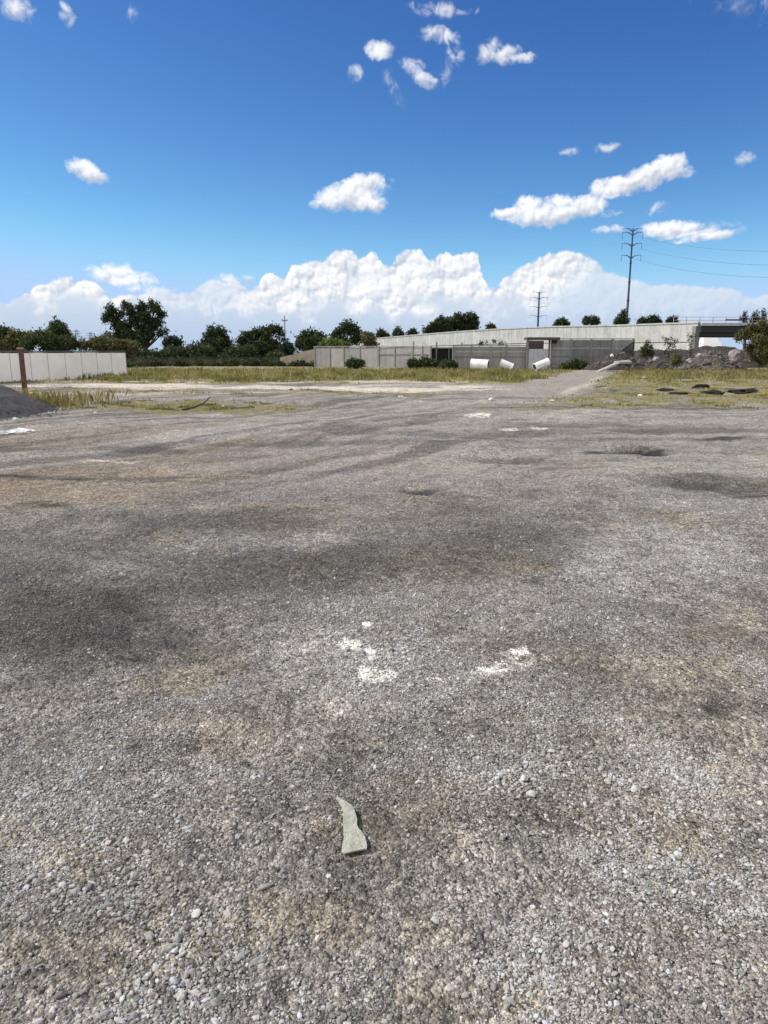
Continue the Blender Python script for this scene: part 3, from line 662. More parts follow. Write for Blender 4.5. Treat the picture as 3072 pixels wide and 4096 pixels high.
for i, (lst, bp_, lab, n) in enumerate([
        ([(160, 395, 20), (150, 415, 25), (185, 415, 22)], 1478, 'low dark treetop left of the small pointed treetop over the ramp', 500),
        ([(255, 370, 18), (250, 395, 30), (290, 400, 24), (310, 410, 15)], 1525, 'small pointed treetop over the low end of the ramp', 800),
        ([(395, 360, 20), (395, 385, 32), (425, 395, 18), (370, 398, 18)], 1590, 'lone pointed treetop in the middle above the ramp', 800),
        ([(515, 370, 18), (515, 388, 25), (540, 385, 14), (490, 390, 12)], 1648, 'small round treetop just left of the long windswept clump', 600),
        ([(1160, 330, 16), (1185, 332, 14), (1145, 338, 10)], 1965, 'tiny dark treetop between the windswept clump and the smaller pylon', 400)]):
    plant('treetop', lab, 'tree', 190, L1(T3, lst), bp_, M_leaf_dark, n * 2, .30, group='treetops seen over the overpass', seed=20 + i, limbs=False)
plant('windswept_tree', 'left, lower and sloping half of the windswept tree clump behind the overpass', 'tree', 185, L1(T3, [(640, 365, 28), (675, 340, 28), (710, 315, 30), (745, 290, 32), (760, 270, 18), (700, 360, 28), (750, 345, 35), (800, 310, 35), (815, 285, 24), (800, 350, 30)]), 1750, M_leaf_dark, 4500, .36, seed=30, group='windswept trees behind the overpass')
plant('windswept_tree', 'right, taller and blunt-ended half of the windswept tree clump behind the overpass', 'tree', 188, L1(T3, [(890, 250, 26), (870, 285, 32), (910, 290, 38), (950, 260, 30), (980, 250, 26), (1020, 255, 26), (1030, 295, 28), (980, 300, 40), (1025, 330, 26), (930, 335, 34), (860, 330, 32), (985, 340, 30)]), 1850, M_leaf_dark, 6000, .36, seed=31, group='windswept trees behind the overpass')
K4 = .3617
def L4(lst): return [(1800 + x * K4, 1200 + y * K4, r * K4) for x, y, r in lst]
for i, (lst, bp_, lab) in enumerate([
        (L4([(1235, 235, 32), (1200, 255, 32), (1270, 255, 32), (1180, 280, 25), (1240, 280, 40), (1295, 280, 20)]), 2247, 'single round dark treetop right of the smaller pylon above the overpass'),
        (L1(2272, [(150, 285, 28), (155, 262, 16), (205, 280, 34), (235, 285, 26), (225, 270, 24)]), 2360, 'two-lobed treetop left of the taller pylon above the overpass'),
        (L1(2272, [(440, 280, 45), (400, 288, 22), (475, 280, 24), (460, 205, 14), (455, 250, 30)]), 2485, 'round dark treetop at the foot of the taller pylon'),
        (L1(2272, [(700, 262, 28), (730, 275, 32), (670, 285, 22), (620, 280, 28), (600, 288, 20), (645, 295, 20), (755, 290, 20)]), 2600, 'wide uneven treetop right of the taller pylon above the overpass'),
        (L1(2272, [(865, 275, 26), (845, 285, 20), (885, 285, 20)]), 2690, 'small greyish treetop next to the bridge railing')]):
    plant('treetop', lab, 'tree', 150, lst, bp_, M_leaf_dark if i < 4 else M_leaf_blue, 2600, .22, group='treetops seen over the overpass', seed=40 + i, limbs=False)
for i, (x, top, w, lab) in enumerate([(2978, 1240, 12, 'leftmost spindly conifer above the bridge railing'), (3012, 1243, 6, 'thinnest faint conifer tip above the bridge railing'), (3026, 1240, 11, 'short conifer tip between two others above the bridge railing'), (3056, 1232, 13, 'darkest and tallest conifer tip at the right edge above the bridge')]):
    plant('conifer', lab, 'tree', 160, [(x, top + 5, w * .22), (x, top + 14, w * .45), (x, top + 26, w * .75), (x - 1, top + 40, w), (x + 1, top + 60, w)], x, M_leaf_blue, 900, .18, group='conifer tips above the bridge', seed=50 + i, limbs=False)
# dark hedge line across the left background, plant by plant
hr = random.Random(5)
hedge = [(540, 1425, 34, 'dark bush touching the right end of the white fence'), (590, 1418, 38, 'hedge bush under the left half of the eucalyptus crown'), (650, 1425, 36, 'hedge bush under the right half of the eucalyptus crown'), (705, 1408, 36, 'hedge bush below the small pointed tree'),
         (760, 1398, 36, 'tallest hedge bush in the gap right of the small pointed tree'), (812, 1402, 36, 'hedge bush just left of the rounded pine'), (925, 1405, 36, 'hedge bush just right of the rounded pine'), (975, 1412, 34, 'hedge bush left of the umbrella-shaped pine'),
         (1120, 1432, 34, 'hedge bush right of the umbrella-shaped pine trunk'), (1180, 1445, 26, 'low hedge bush below the thin utility pole'), (1225, 1440, 24, 'low dark bush at the left end of the concrete wall')]
for i, (x, y, r_, lab) in enumerate(hedge):
    ls = [(x + hr.uniform(-r_, r_), y + hr.uniform(-5, 45), r_ * hr.uniform(.45, .8)) for _ in range(9)]
    plant('hedge_bush', lab, 'shrub', 98 + hr.uniform(-4, 4), ls, x, [M_leaf_dark, M_leaf_dark, M_leaf_mid][i % 3], 3000, .22, group='dark hedge bushes across the field', seed=60 + i, limbs=False)
# brambles in front of the hedge and the walls
bram = [(540, 1462, 30, M_leaf_mid, 76, 'bramble patch by the right end of the white fence'), (610, 1460, 32, M_leaf_mid, 78, 'bramble patch below the eucalyptus'), (690, 1462, 32, M_leaf_dark, 79, 'bramble patch below the small pointed tree'), (780, 1463, 32, M_leaf_mid, 80, 'bramble patch left of the rounded pine'),
        (870, 1464, 32, M_leaf_dark, 80, 'bramble patch in front of the rounded pine'), (980, 1455, 32, M_leaf_mid, 80, 'bramble patch left of the umbrella-shaped pine trunk'), (1060, 1458, 30, M_leaf_dark, 80, 'bramble patch in front of the umbrella-shaped pine trunk'), (1140, 1464, 24, M_leaf_mid, 80, 'bramble patch below the lower end of the sloping wall'), (1215, 1462, 24, M_leaf_dark, 80, 'bramble patch where the sloping wall meets the concrete wall'),
        (1420, 1455, 20, M_leaf_mid, 69, 'small green bush against the left stretch of the concrete wall'), (1680, 1452, 26, M_leaf_dark, 66, 'dark bush spreading in front of the gap in the concrete wall'), (1740, 1450, 26, M_leaf_mid, 66, 'green bush in the middle of the wall gap'), (1795, 1464, 18, M_leaf_dark, 65, 'low dark bush left of the white pipes'),
        (2262, 1472, 14, M_leaf_mid, 66, 'green bush against the tall wall right of the gate'), (2315, 1462, 18, M_leaf_mid, 66, 'dark bush in front of the tall wall')]
for i, (x, y, r_, m_, Y_, lab) in enumerate(bram):
    ls = [(x + hr.uniform(-1.5, 1.5) * r_, y + hr.uniform(-6, 14), r_ * hr.uniform(.35, .6)) for _ in range(8)]
    plant('bramble', lab, 'shrub', Y_, ls, x, m_, 2400, .13, group='brambles along the walls', seed=80 + i, trunk=True, limbs=True, tr=.03)
K6 = .3014
def L6(lst): return [(2572 + x * K6, 1200 + y * K6, r * K6) for x, y, r in lst]
plant('feathery_bush', 'large olive feathery bush in front of the bridge at the right edge', 'shrub', 60, L6([(1560, 330, 75), (1630, 350, 70), (1480, 370, 70), (1400, 440, 80), (1320, 470, 70), (1250, 500, 45), (1560, 450, 110), (1650, 470, 80), (1480, 540, 100), (1600, 580, 110), (1540, 680, 110), (1640, 720, 90), (1450, 640, 70), (1580, 800, 90), (1700, 600, 80), (1480, 760, 60)]), 3045, M_leaf_olive, 13000, .10, seed=100, shell=.75, tr=.04)
plant('sapling', 'thin sapling against the pale overpass wall near the bridge opening', 'shrub', 74, L6([(610, 450, 20), (690, 458, 16), (650, 490, 22), (605, 530, 20), (665, 545, 16), (640, 590, 18), (630, 640, 14), (700, 480, 12)]), 2765, M_leaf_mid, 260, .08, group='saplings against the overpass wall', seed=101, tr=.03)
plant('sapling', 'wide sparse sapling against the middle of the pale overpass wall', 'shrub', 73, L6([(270, 510, 24), (320, 530, 28), (370, 520, 26), (430, 550, 28), (290, 570, 26), (350, 590, 30), (410, 610, 26), (330, 640, 26), (380, 670, 26), (300, 690, 26)]), 2680, M_leaf_mid, 620, .085, group='saplings against the overpass wall', seed=102, tr=.03)
plant('sapling', 'dark leafy sapling at the corner where the tall wall ends', 'shrub', 72, L6([(70, 560, 26), (110, 610, 30), (50, 600, 28), (30, 650, 40), (90, 660, 44), (-10, 660, 40), (60, 700, 50), (0, 720, 50), (120, 710, 40)]), 2592, M_leaf_mid, 2000, .085, group='saplings against the overpass wall', seed=103, tr=.03)
plant('sapling', 'green upright sapling beside the rubble mound', 'shrub', 62, L6([(460, 710, 22), (435, 740, 24), (490, 760, 22), (450, 790, 28), (480, 820, 26), (420, 830, 26), (400, 800, 18)]), 2712, M_leaf_olive, 800, .08, group='saplings against the overpass wall', seed=104, tr=.03)
plant('vine', 'wispy dark creeper hanging on the pale overpass wall above the long wall', 'shrub', 95, L4([(400, 470, 35), (480, 450, 30), (560, 480, 35), (340, 480, 28), (620, 490, 25), (120, 480, 30)]), 1960, M_leaf_mid, 350, .12, seed=105, tr=.03, shell=.9)

# ---------------------------------------------------------------- white panel fence
M_white = simple('white painted panel', (0.88, 0.83, 0.76), var=.04, scale=1.5, rough=.6)
M_post = simple('red-brown weathered timber', (0.17, 0.075, 0.06), var=.3, scale=8, bump=.01, col2=(0.07, 0.045, 0.035))
M_steel = simple('dull grey steel', (0.16, 0.16, 0.165), rough=.5, metal=.3)
fa = Vector((-20.4, 36.4)); fb = Vector((-16.75, 47.0)); fd = (fb - fa); fl = fd.length; fang = math.atan2(fd.y, fd.x)
M_joint = simple('fence joint strip', (.36, .35, .34))
wf = thing('panel_fence', 'low white panel fence with thin dark joints and grey rail at the left edge', 'fence', (fa.x, fa.y, 0), fang)
def on_fence(px):
    d = ray(px, HOR); t = (fa.x * fd.y - fa.y * fd.x) / (d.x * fd.y - d.y * fd.x)
    return (Vector((d.x * t, d.y * t)) - fa).dot(fd) / fl
js = [-5.6, -4.2, -2.8, -1.4] + [on_fence(x) for x in (34, 116, 186, 256, 321, 383, 441, 499)]
js = sorted(js); js[3] = (js[2] + js[4]) / 2
for i, (a, b_) in enumerate(zip(js[:-1], js[1:])):
    p = MB(); p.box(a + .014, b_ - .014, -.03, .03, -.15, 1.5); p.build('panel', M_white, wf, bevel=.006)
for a in js:
    p = MB(); p.box(a - .012, a + .012, -.035, .022, -.2, 1.47)
    p.build('post', M_joint if a < js[-1] - .1 else M_white, wf)
p = MB(); p.tube([(js[0], -.02, 1.60), (js[-1] + .05, -.02, 1.60)], .022, 8)
for a in js: p.tube([(a, -.02, 1.45), (a, -.02, 1.60)], .018, 6)
p.build('top_rail', M_steel, wf, True)
# timber post
bp_ = gnd(103, 1592)
wp = thing('wooden_post', 'red-brown square timber post beside the dark gravel pile', 'post', (bp_.x, bp_.y, hz(bp_.x, bp_.y)), R(28))
p = MB(); p.box(-.085, .085, -.085, .085, -.4, 1.66); o = p.build('shaft', M_post, wp, bevel=.012)
p = MB(); p.box(-.12, .10, -.10, .10, 1.66, 1.72); p.build('cap', simple('pale cap board', (.30, .22, .17)), wp, bevel=.006)
p = MB(); p.box(-.092, .092, -.092, .092, -.05, .34); p.build('base_band', simple('yellowish mud-stained timber', (.26, .21, .10), var=.3), wp, bevel=.008)

# ---------------------------------------------------------------- concrete walls
def concrete(name, col, dark, streak=1.0, sx_=1.0):
    m, nt, b = mat(name)
    geo = nt.n('ShaderNodeNewGeometry').outputs['Position']
    tcn = nt.n('ShaderNodeTexCoord').outputs['Object']
    st = nt.n('ShaderNodeMapping'); nt.put(st.inputs['Vector'], tcn); st.inputs['Scale'].default_value = (1.3 * sx_, 1.3 * sx_, 0.12)
    s1 = nt.noise(st.outputs[0], 1.6, 6.0, .7)
    s2 = nt.noise(geo, .8, 6.0, .65)
    f = nt.m('ADD', nt.m('MULTIPLY', nt.step(s1, .35, .68), .6 * streak), nt.m('MULTIPLY', nt.step(s2, .3, .7), .45))
    nt.put(b.inputs['Base Color'], nt.mix(f, col, dark))
    bp2 = nt.n('ShaderNodeBump'); bp2.inputs['Distance'].default_value = .02; bp2.inputs['Strength'].default_value = .6
    nt.put(bp2.inputs['Height'], nt.noise(geo, 9, 5, .6)); nt.put(b.inputs['Normal'], bp2.outputs[0])
    return m
M_fly = concrete('pale streaked overpass concrete', (0.50, 0.505, 0.485), (0.29, 0.30, 0.29), 1.0)
M_wall = concrete('grey precast wall', (0.31, 0.305, 0.295), (0.17, 0.168, 0.163), .7, 2.0)
M_wall2 = concrete('dark grey precast wall', (0.235, 0.23, 0.222), (0.12, 0.118, 0.114), .8, 2.0)
M_walll = concrete('paler block wall', (0.36, 0.35, 0.335), (0.22, 0.215, 0.205), .6, 2.0)
M_gate = simple('pale painted sheet gate', (0.46, 0.47, 0.50), var=.08, scale=2)
M_black = simple('near-black surface', (0.018, 0.018, 0.02), var=.2)

def segwall(name, label, cat, x0, y0, x1, y1, z1, posts, mats, ledge=None, th=.14, group=None, zb=-.3, pw=.11, cap=True):
    """wall of precast panels between posts; posts are distances along it"""
    d = Vector((x1 - x0, y1 - y0)); L = d.length; a = math.atan2(d.y, d.x)
    w = thing(name, label, cat, (x0, y0, 0), a, group)
    ps = [0.0] + [p for p in posts if .3 < p < L - .3] + [L]
    for i in range(len(ps) - 1):
        m_ = mats[i % len(mats)]
        q = MB()
        zs = [zb, 0.0]; nrow = 4 if ledge else 1
        if ledge: zs = [zb, .25, ledge, (ledge + z1) / 2, z1]
        else: zs = [zb, z1]
        for k_ in range(len(zs) - 1):
            off = .012 * ((k_ + i) % 2)
            q.box(ps[i] + pw / 2 + .003, ps[i + 1] - pw / 2 - .003, -th / 2 + off, th / 2 - off, zs[k_] + .008, zs[k_ + 1] - .008)
        q.build('panel', m_, w)
    for p_ in ps:
        q = MB(); q.box(p_ - pw / 2, p_ + pw / 2, -th / 2 - .06, th / 2 + .04, zb, z1 + .05); q.build('post', mats[0], w)
    if cap:
        q = MB(); q.box(-.1, L + .1, -th / 2 - .07, th / 2 + .07, z1 + .055, z1 + .13); q.build('coping', mats[0], w)
    if ledge:
        q = MB(); q.box(.05, L - .05, -th / 2 - .05, -th / 2 - .008, ledge - .05, ledge + .03); q.build('ledge', M_wall2, w)
    return w
def xat(px, Y): return at(px, HOR, Y).x
def wl(Y0, px0, Y1, px1, pxs):
    x0, x1 = xat(px0, Y0), xat(px1, Y1); d = Vector((x1 - x0, Y1 - Y0)); L = d.length; out = []
    for p in pxs:
        r_ = ray(p, HOR); t = (x0 * d.y - Y0 * d.x) / (r_.x * d.y - r_.y * d.x)
        out.append((Vector((r_.x * t, r_.y * t)) - Vector((x0, Y0))).dot(d) / L)
    return x0, Y0, x1, Y1, out
x0, y0, x1, y1, ps = wl(80, 1260, 76, 1512, [1320, 1376, 1440])
segwall('concrete_wall', 'left stretch of grey concrete wall behind the green bush, starting at the low ramp', 'wall', x0, y0, x1, y1, 2.0, ps, [M_wall, M_walll], group='concrete boundary walls')
x0, y0, x1, y1, ps = wl(75.6, 1516, 72, 1722, [1580, 1652, 1690])
segwall('concrete_wall', 'paler stretch of concrete wall just left of the dark gap', 'wall', x0, y0, x1, y1, 1.98, ps, [M_wall, M_wall, M_walll, M_walll], group='concrete boundary walls', ledge=1.3)
x0, y0, x1, y1, ps = wl(67.5, 1812, 67.5, 2106, [1887, 1963, 2026])
segwall('concrete_wall', 'long two-tiered grey wall behind the three white pipes', 'wall', x0, y0, x1, y1, 2.0, ps, [M_wall, M_wall], group='concrete boundary walls', ledge=1.1)
x0, y0, x1, y1, ps = wl(67.5, 2206, 67.5, 2530, [2283, 2364, 2448])
tw = segwall('concrete_wall', 'taller dark grey wall right of the gate, with a row of pale marks', 'wall', x0, y0, x1, y1, 2.6, ps, [M_wall, M_wall2, M_wall2], group='concrete boundary walls', ledge=1.15)
# row of short pale strokes along it
q = MB(); r_ = random.Random(3)
M_marks = simple('off-white marks', (.55, .55, .55), var=.2)
xx = (2302 - 2206) / F_PX * 67.5
while xx < (2486 - 2206) / F_PX * 67.5:
    z_ = 1.98 + r_.uniform(-.12, .12); h_ = r_.uniform(.06, .2)
    q.tube([(xx, -.095, z_ - h_ * .5), (xx + r_.uniform(-.05, .08), -.095, z_), (xx + r_.uniform(-.04, .08), -.095, z_ + h_ * .5)], [.012, .028, .012], 4)
    xx += r_.uniform(.08, .30)
q.build('pale_marks', M_marks, tw)
# the gap: low dark shed behind
x0 = xat(1722, 74); sh = thing('dark_shed', 'low shed filling the gap in the concrete wall, its shaded inside coloured black', 'shed', (x0, 74, 0))
w_ = xat(1812, 74) - x0
q = MB(); q.box(-.1, w_ + .3, .1, 4, -.2, 1.85); q.build('body', M_black, sh)  # solid body; the shade of the gap's interior is put into its colour
q = MB(); q.box(-.2, w_ + .4, -.15, 4.2, 1.853, 1.98); q.build('roof', M_wall2, sh)
q = MB(); q.box(w_ * .8, w_ * .8 + .08, -.05, .09, -.2, 1.84); q.build('door_post', M_wall2, sh)
# tall thin posts standing in the wall
for px, top, Y, lab in ((1655, 1368, 73.2, 'short dark post sticking up over the paler concrete wall'), (1746, 1372, 73.6, 'thin dark stake sticking up beside the dark gap')):
    xx = xat(px, Y); zt = at(px, top, Y).z; t_ = thing('stake', lab, 'post', (xx, Y, 0), 0, 'stakes along the concrete wall')
    q = MB(); q.box(-.06, .06, -.06, .06, -.3, zt); q.build('shaft', M_wall2, t_); q = MB(); q.box(-.09, .09, -.09, .09, zt, zt + .06); q.build('cap', M_wall2, t_)
# gatehouse
gx0, gx1 = xat(2106, 67), xat(2234, 67); gt = thing('gate_shelter', 'flat-roofed gate shelter with a pale sheet-metal gate between the walls', 'shelter', (gx0, 67, 0))
W_ = xat(2198, 67) - gx0; zr = at(2150, 1349, 67).z
q = MB(); q.box(-.05, gx1 - gx0, -.4, 1.2, zr - .24, zr); q.build('roof_beam', simple('dark brown-grey beam', (.10, .095, .09)), gt, bevel=.02)
for xp in (.05, W_ - .08):
    q = MB(); q.box(xp, xp + .16, .05, .22, -.2, zr - .243); q.build('post', M_wall2, gt)
q = MB(); q.box(W_ + .12, gx1 - gx0 - .25, -.35, -.1, zr - .55, zr - .243); q.build('bracket', M_black, gt)
q = MB(); q.box(.24, W_ - .1, .02, .07, -.1, at(2150, 1396, 67).z)
for k_ in range(5): q.box(.24 + k_ * (W_ - .5) / 4, .28 + k_ * (W_ - .5) / 4, -.012, .018, -.08, at(2150, 1396, 67).z - .02)
q.build('gate_leaf', M_gate, gt)
q = MB(); q.box(.55, W_ + .1, 3.0, 3.2, -.1, zr - .26); q.build('back_panel', simple('reddish dark sheeting', (.13, .09, .085), var=.2), gt)
# sloping buttress end of the tall wall
bx0 = xat(2484, 66.8); bt = thing('wall_end', 'dark sloping slab leaning at the right end of the tall wall', 'wall', (bx0, 66.6, 0))
q = MB(); wv = xat(2534, 66.8) - bx0
q.add([(0, 0, -.2), (wv, 0, -.2), (wv, 0, 2.62), (0, 0, 1.75), (0, .35, -.2), (wv, .35, -.2), (wv, .35, 2.62), (0, .35, 1.75)], [(0, 1, 2, 3), (7, 6, 5, 4), (0, 4, 5, 1), (1, 5, 6, 2), (2, 6, 7, 3), (3, 7, 4, 0)])
q.build('slab', simple('dark slab', (.10, .095, .09), var=.3, bump=.02), bt, bevel=.02)
# far low stone wall at the left, in front of the hedge
x0 = xat(505, 90); x1 = xat(1250, 88)
segwall('stone_wall', 'long low dark wall half hidden behind the brambles on the left', 'wall', x0, 90, x1, 88, .8, [i * 3.0 for i in range(1, 8)], [simple('mossy dark wall', (.07, .068, .055), var=.3, scale=1.5)], th=.3, zb=-.3)
# sloping pale kerb wall of the ramp's foot
p0 = at(1120, 1430, 86); p1 = at(1268, 1394, 86); t_ = thing('sloping_wall', 'pale beige wall sloping up to the left end of the concrete wall', 'wall', (p0.x, 86, 0))
q = MB(); w_ = p1.x - p0.x; hs = [(0, p0.z), (w_ * .25, p0.z + .25), (w_ * .5, p0.z + .42), (w_ * .62, p0.z + .68), (w_, p1.z)]
for (xa_, za_), (xb_, zb_) in zip(hs[:-1], hs[1:]): q.add([(xa_, 0, -.1), (xb_ - .004, 0, -.1), (xb_ - .004, 0, zb_), (xa_, 0, za_), (xa_, .8, -.1), (xb_ - .004, .8, -.1), (xb_ - .004, .8, zb_), (xa_, .8, za_)], [(0, 1, 2, 3), (7, 6, 5, 4), (0, 4, 5, 1), (1, 5, 6, 2), (2, 6, 7, 3), (3, 7, 4, 0)])
q.build('wall', concrete('beige stained concrete', (.50, .44, .36), (.30, .26, .21), .8), t_)

# ---------------------------------------------------------------- overpass
fly = thing('overpass', 'long pale concrete overpass wall climbing to the bridge on the right', 'bridge', (0, 0, 0))
node = [(2793, 110, 1293), (2620, 117, 1299), (2440, 125, 1305), (2200, 136, 1309), (2000, 147, 1318), (1800, 160, 1331), (1650, 171, 1343), (1520, 182, 1354), (1380, 195, 1371), (1266, 206, 1396), (1126, 220, 1427)]
pts3 = [at(px, py, Y) for px, Y, py in node]
q = MB(); qj = MB(); qc = MB()
for (a, b_) in zip(pts3[:-1], pts3[1:]):
    d = Vector((b_.x - a.x, b_.y - a.y)); L = d.length; nseg = max(1, int(L / 4.5)); nrm = Vector((-d.y, d.x)).normalized()
    if nrm.x > 0: nrm = -nrm                                     # towards the yard
    for k_ in range(nseg):
        t0, t1_ = k_ / nseg + .0012, (k_ + 1) / nseg - .0012
        p0 = a.lerp(b_, t0); p1 = a.lerp(b_, t1_)
        for (za, zb2, off) in (((-.5), .52, .0), (.53, 1.0, .05)):
            def zz(p, f_): return -.5 if f_ < 0 else max(.05, p.z) * f_
            back = .6
            vs = []
            for p, in ((p0,), (p1,)):
                for f_ in (za, zb2):
                    for o_ in (off, -back): vs.append((p.x + nrm.x * o_, p.y + nrm.y * o_, zz(p, f_) - (.08 if f_ == .52 else 0)))
            q.add(vs, [(0, 2, 6, 4), (1, 5, 7, 3), (0, 1, 3, 2), (4, 6, 7, 5), (2, 3, 7, 6), (0, 4, 5, 1)])
    vs = []
    for p in (a, b_):
        for o_, dz in ((.16, .0), (.16, .22), (-.5, .22), (-.5, .0)): vs.append((p.x + nrm.x * o_, p.y + nrm.y * o_, p.z + dz * min(1, max(.2, p.z / 5))))
    qc.add(vs, [(0, 1, 2, 3), (7, 6, 5, 4), (0, 4, 5, 1), (1, 5, 6, 2), (2, 6, 7, 3), (3, 7, 4, 0)])
    # dark backing in the joints
    vs = []
    for p in (a, b_):
        for o_, z_ in ((-.05, -.4), (-.05, max(.02, p.z) - .02), (-.5, max(.02, p.z) - .02), (-.5, -.4)): vs.append((p.x + nrm.x * o_, p.y + nrm.y * o_, z_))
    qj.add(vs, [(0, 1, 2, 3), (7, 6, 5, 4), (0, 4, 5, 1), (1, 5, 6, 2), (2, 6, 7, 3), (3, 7, 4, 0)])
def fix_normals(o):
    bm = bmesh.new(); bm.from_mesh(o.data); bmesh.ops.recalc_face_normals(bm, faces=bm.faces); bm.to_mesh(o.data); bm.free(); return o
fix_normals(q.build('wall_panels', M_fly, fly)); fix_normals(qj.build('joint_backing', M_wall2, fly)); fix_normals(qc.build('coping', M_fly, fly))
# bridge part to the right
e0 = pts3[0]; Yb = 109.0
xe = xat(4300, Yb); z_t = at(2800, 1292, Yb).z; z_p = at(2800, 1302, Yb).z; z_g = at(2800, 1330, Yb).z; z_l = at(2800, 1345, Yb).z
q = MB(); q.box(e0.x - .1, xe, Yb - .6, Yb - .25, z_p, z_t); q.build('parapet', M_fly, fly, bevel=.03)
M_girder = simple('dark girder concrete', (0.04, 0.04, 0.042), var=.15)
q = MB(); q.box(e0.x + .02, xe, Yb - .1, Yb + 11, z_g, z_p - .02)
for k_ in range(6): q.box(e0.x + .03, xe, Yb + .3 + k_ * 1.9, Yb + .9 + k_ * 1.9, z_l, z_g - .004)
q.build('girders', M_girder, fly)
q = MB(); q.box(e0.x - .5, e0.x + .0, Yb + .5, Yb + 11, -.5, z_p - .05); q.build('abutment', M_wall2, fly)
for px_ in (3330, 4290):
    q = MB(); xp_ = xat(px_, Yb); q.box(xp_ - .6, xp_ + .6, Yb + .6, Yb + 10, -.5, z_l - .02); q.build('pier', M_wall2, fly)
q = MB(); zr0 = z_t + .02
for zz_ in (.35, .8): q.tube([(xat(2680, Yb), Yb - .4, zr0 + zz_), (xe, Yb - .4, zr0 + zz_)], .035, 5)
xk = xat(2680, Yb)
while xk < xe: q.tube([(xk, Yb - .4, zr0 - .05), (xk, Yb - .4, zr0 + .85)], .045, 5); xk += 1.9
q.build('railing', simple('pale pinkish railing', (.42, .37, .38)), fly)
q = MB(); q.box(xat(2884, Yb), xat(2956, Yb), Yb - .48, Yb - .44, zr0 + .28, zr0 + .5); q.box(xat(2940, Yb), xat(2952, Yb), Yb - .5, Yb - .45, zr0 + .51, zr0 + .7)
q.build('guard_board', simple('maroon board', (.10, .03, .055)), fly)
# pale cone-shaped embankment seen under the bridge
cx_ = xat(2868, 124); zc = at(2868, 1345, 124).z
bk = thing('slope_paving', 'pale concrete slope seen under the bridge', 'embankment', (cx_, 124, 0))
q = MB(); w1 = 2.2; zb_ = at(2868, 1384, 124).z
q.add([(-w1 * 1.1, 0, zb_ - 2), (w1 * 1.1, 0, zb_ - 2), (w1 * .45, 3, zc), (-w1 * .5, 3, zc), (-w1 * 1.1, 6, zb_ - 2), (w1 * 1.1, 6, zb_ - 2), (w1 * .45, 4, zc), (-w1 * .5, 4, zc)], [(0, 1, 2, 3), (3, 2, 6, 7), (1, 5, 6, 2), (0, 3, 7, 4), (4, 7, 6, 5), (0, 4, 5, 1)])
q.build('slope', simple('limewashed concrete', (.72, .71, .68), var=.08), bk)

# ---------------------------------------------------------------- earth banks and heaps
def heap(name, label, cat, Y, outline, m, depth=1.0, seed=1, group=None, rough=.12, smooth=True, base=None):
    """heap whose skyline against x follows outline [(px, py)...] at distance Y, sloping down front and back"""
    xs = [at(p[0], HOR, Y).x for p in outline]; zs = [at(p[0], p[1], Y).z for p in outline]
    x0, x1 = xs[0], xs[-1]; cx = (x0 + x1) / 2
    root_z = 0
    nx, ny = 150, 60
    hgt = max(zs)
    dp = depth * hgt * 1.7
    gx = np.linspace(x0, x1, nx); gy = np.linspace(-dp, dp, ny)
    XX, YY = np.meshgrid(gx, gy, indexing='ij')
    ridge = np.interp(XX, xs, zs)
    t = np.clip(1 - np.abs(YY / (dp * (.35 + .65 * ridge / hgt))) , 0, 1)
    ZZ = ridge * (t ** .85)
    ZZ = ZZ + (fbm(XX * 1.0 + seed, YY, .9, seed, 6, .68) - .5) * rough * 4.5 * np.clip(ZZ * 2, 0, 1) + (fbm(XX, YY + seed, .25, seed + 3, 3, .6) - .5) * rough * np.clip(ZZ * 3, 0, 1)
    edge = np.clip(np.minimum(XX - x0, x1 - XX) / .35, 0, 1)
    ZZ = ZZ * edge - .10 * (1 - np.clip(ZZ * 5, 0, 1)) - .02
    ZZ += np.where(ZZ > -.5, height(XX, YY + Y) * .9, 0)
    v = np.stack([XX - cx, YY, ZZ], -1).reshape(-1, 3)
    i_, j_ = np.meshgrid(np.arange(nx - 1), np.arange(ny - 1), indexing='ij')
    f = np.stack([i_ * ny + j_, (i_ + 1) * ny + j_, (i_ + 1) * ny + j_ + 1, i_ * ny + j_ + 1], -1).reshape(-1, 4)
    o = mesh_np(name, v, f, m, smooth); o.location = (cx, Y, 0)
    return tag(o, label, cat, group)
heap('earth_bank', 'long dark earth bank below the pale overpass wall', 'earth bank', 76, [(2380, 1475), (2460, 1440), (2530, 1405), (2560, 1396), (2640, 1393), (2760, 1394), (2800, 1380), (2880, 1384), (2960, 1390), (3040, 1400), (3200, 1402), (3500, 1396), (3900, 1410), (4100, 1475)], M_soil, .8, 4, rough=.14)
heap('rubble_mound', 'broad brown-grey rubble mound left of the feathery bush', 'mound', 63, [(2690, 1478), (2740, 1455), (2780, 1432), (2815, 1412), (2845, 1406), (2875, 1416), (2910, 1432), (2950, 1455), (3000, 1475)], M_rubble, .9, 5, rough=.12)
heap('earth_heap', 'low dark heap with a paler crest left of the rubble mound', 'mound', 64.5, [(2560, 1480), (2590, 1450), (2615, 1432), (2645, 1430), (2670, 1448), (2700, 1476)], M_soil, 1, 6, rough=.12)
heap('earth_heap', 'dark heap of soil against the tall wall', 'mound', 65, [(2330, 1478), (2370, 1452), (2410, 1430), (2450, 1415), (2500, 1412), (2530, 1430), (2570, 1452), (2600, 1480)], M_soil, .7, 7, rough=.14)
def rock(name, label, cat, p, dims, m, seed, rz=0, rough=.25, group=None, sub=3, smooth=False, sink=.35):
    o = bm_obj(name, rock_bm(*dims, seed, sub, rough), m, None, smooth)
    o.location = (p[0], p[1], hz(p[0], p[1]) + dims[2] * (1 - sink)); o.rotation_euler = (0, 0, rz)
    return tag(o, label, cat, group)
M_pale = simple('pale rock', (.30, .275, .28), var=.2, scale=3, bump=.03)
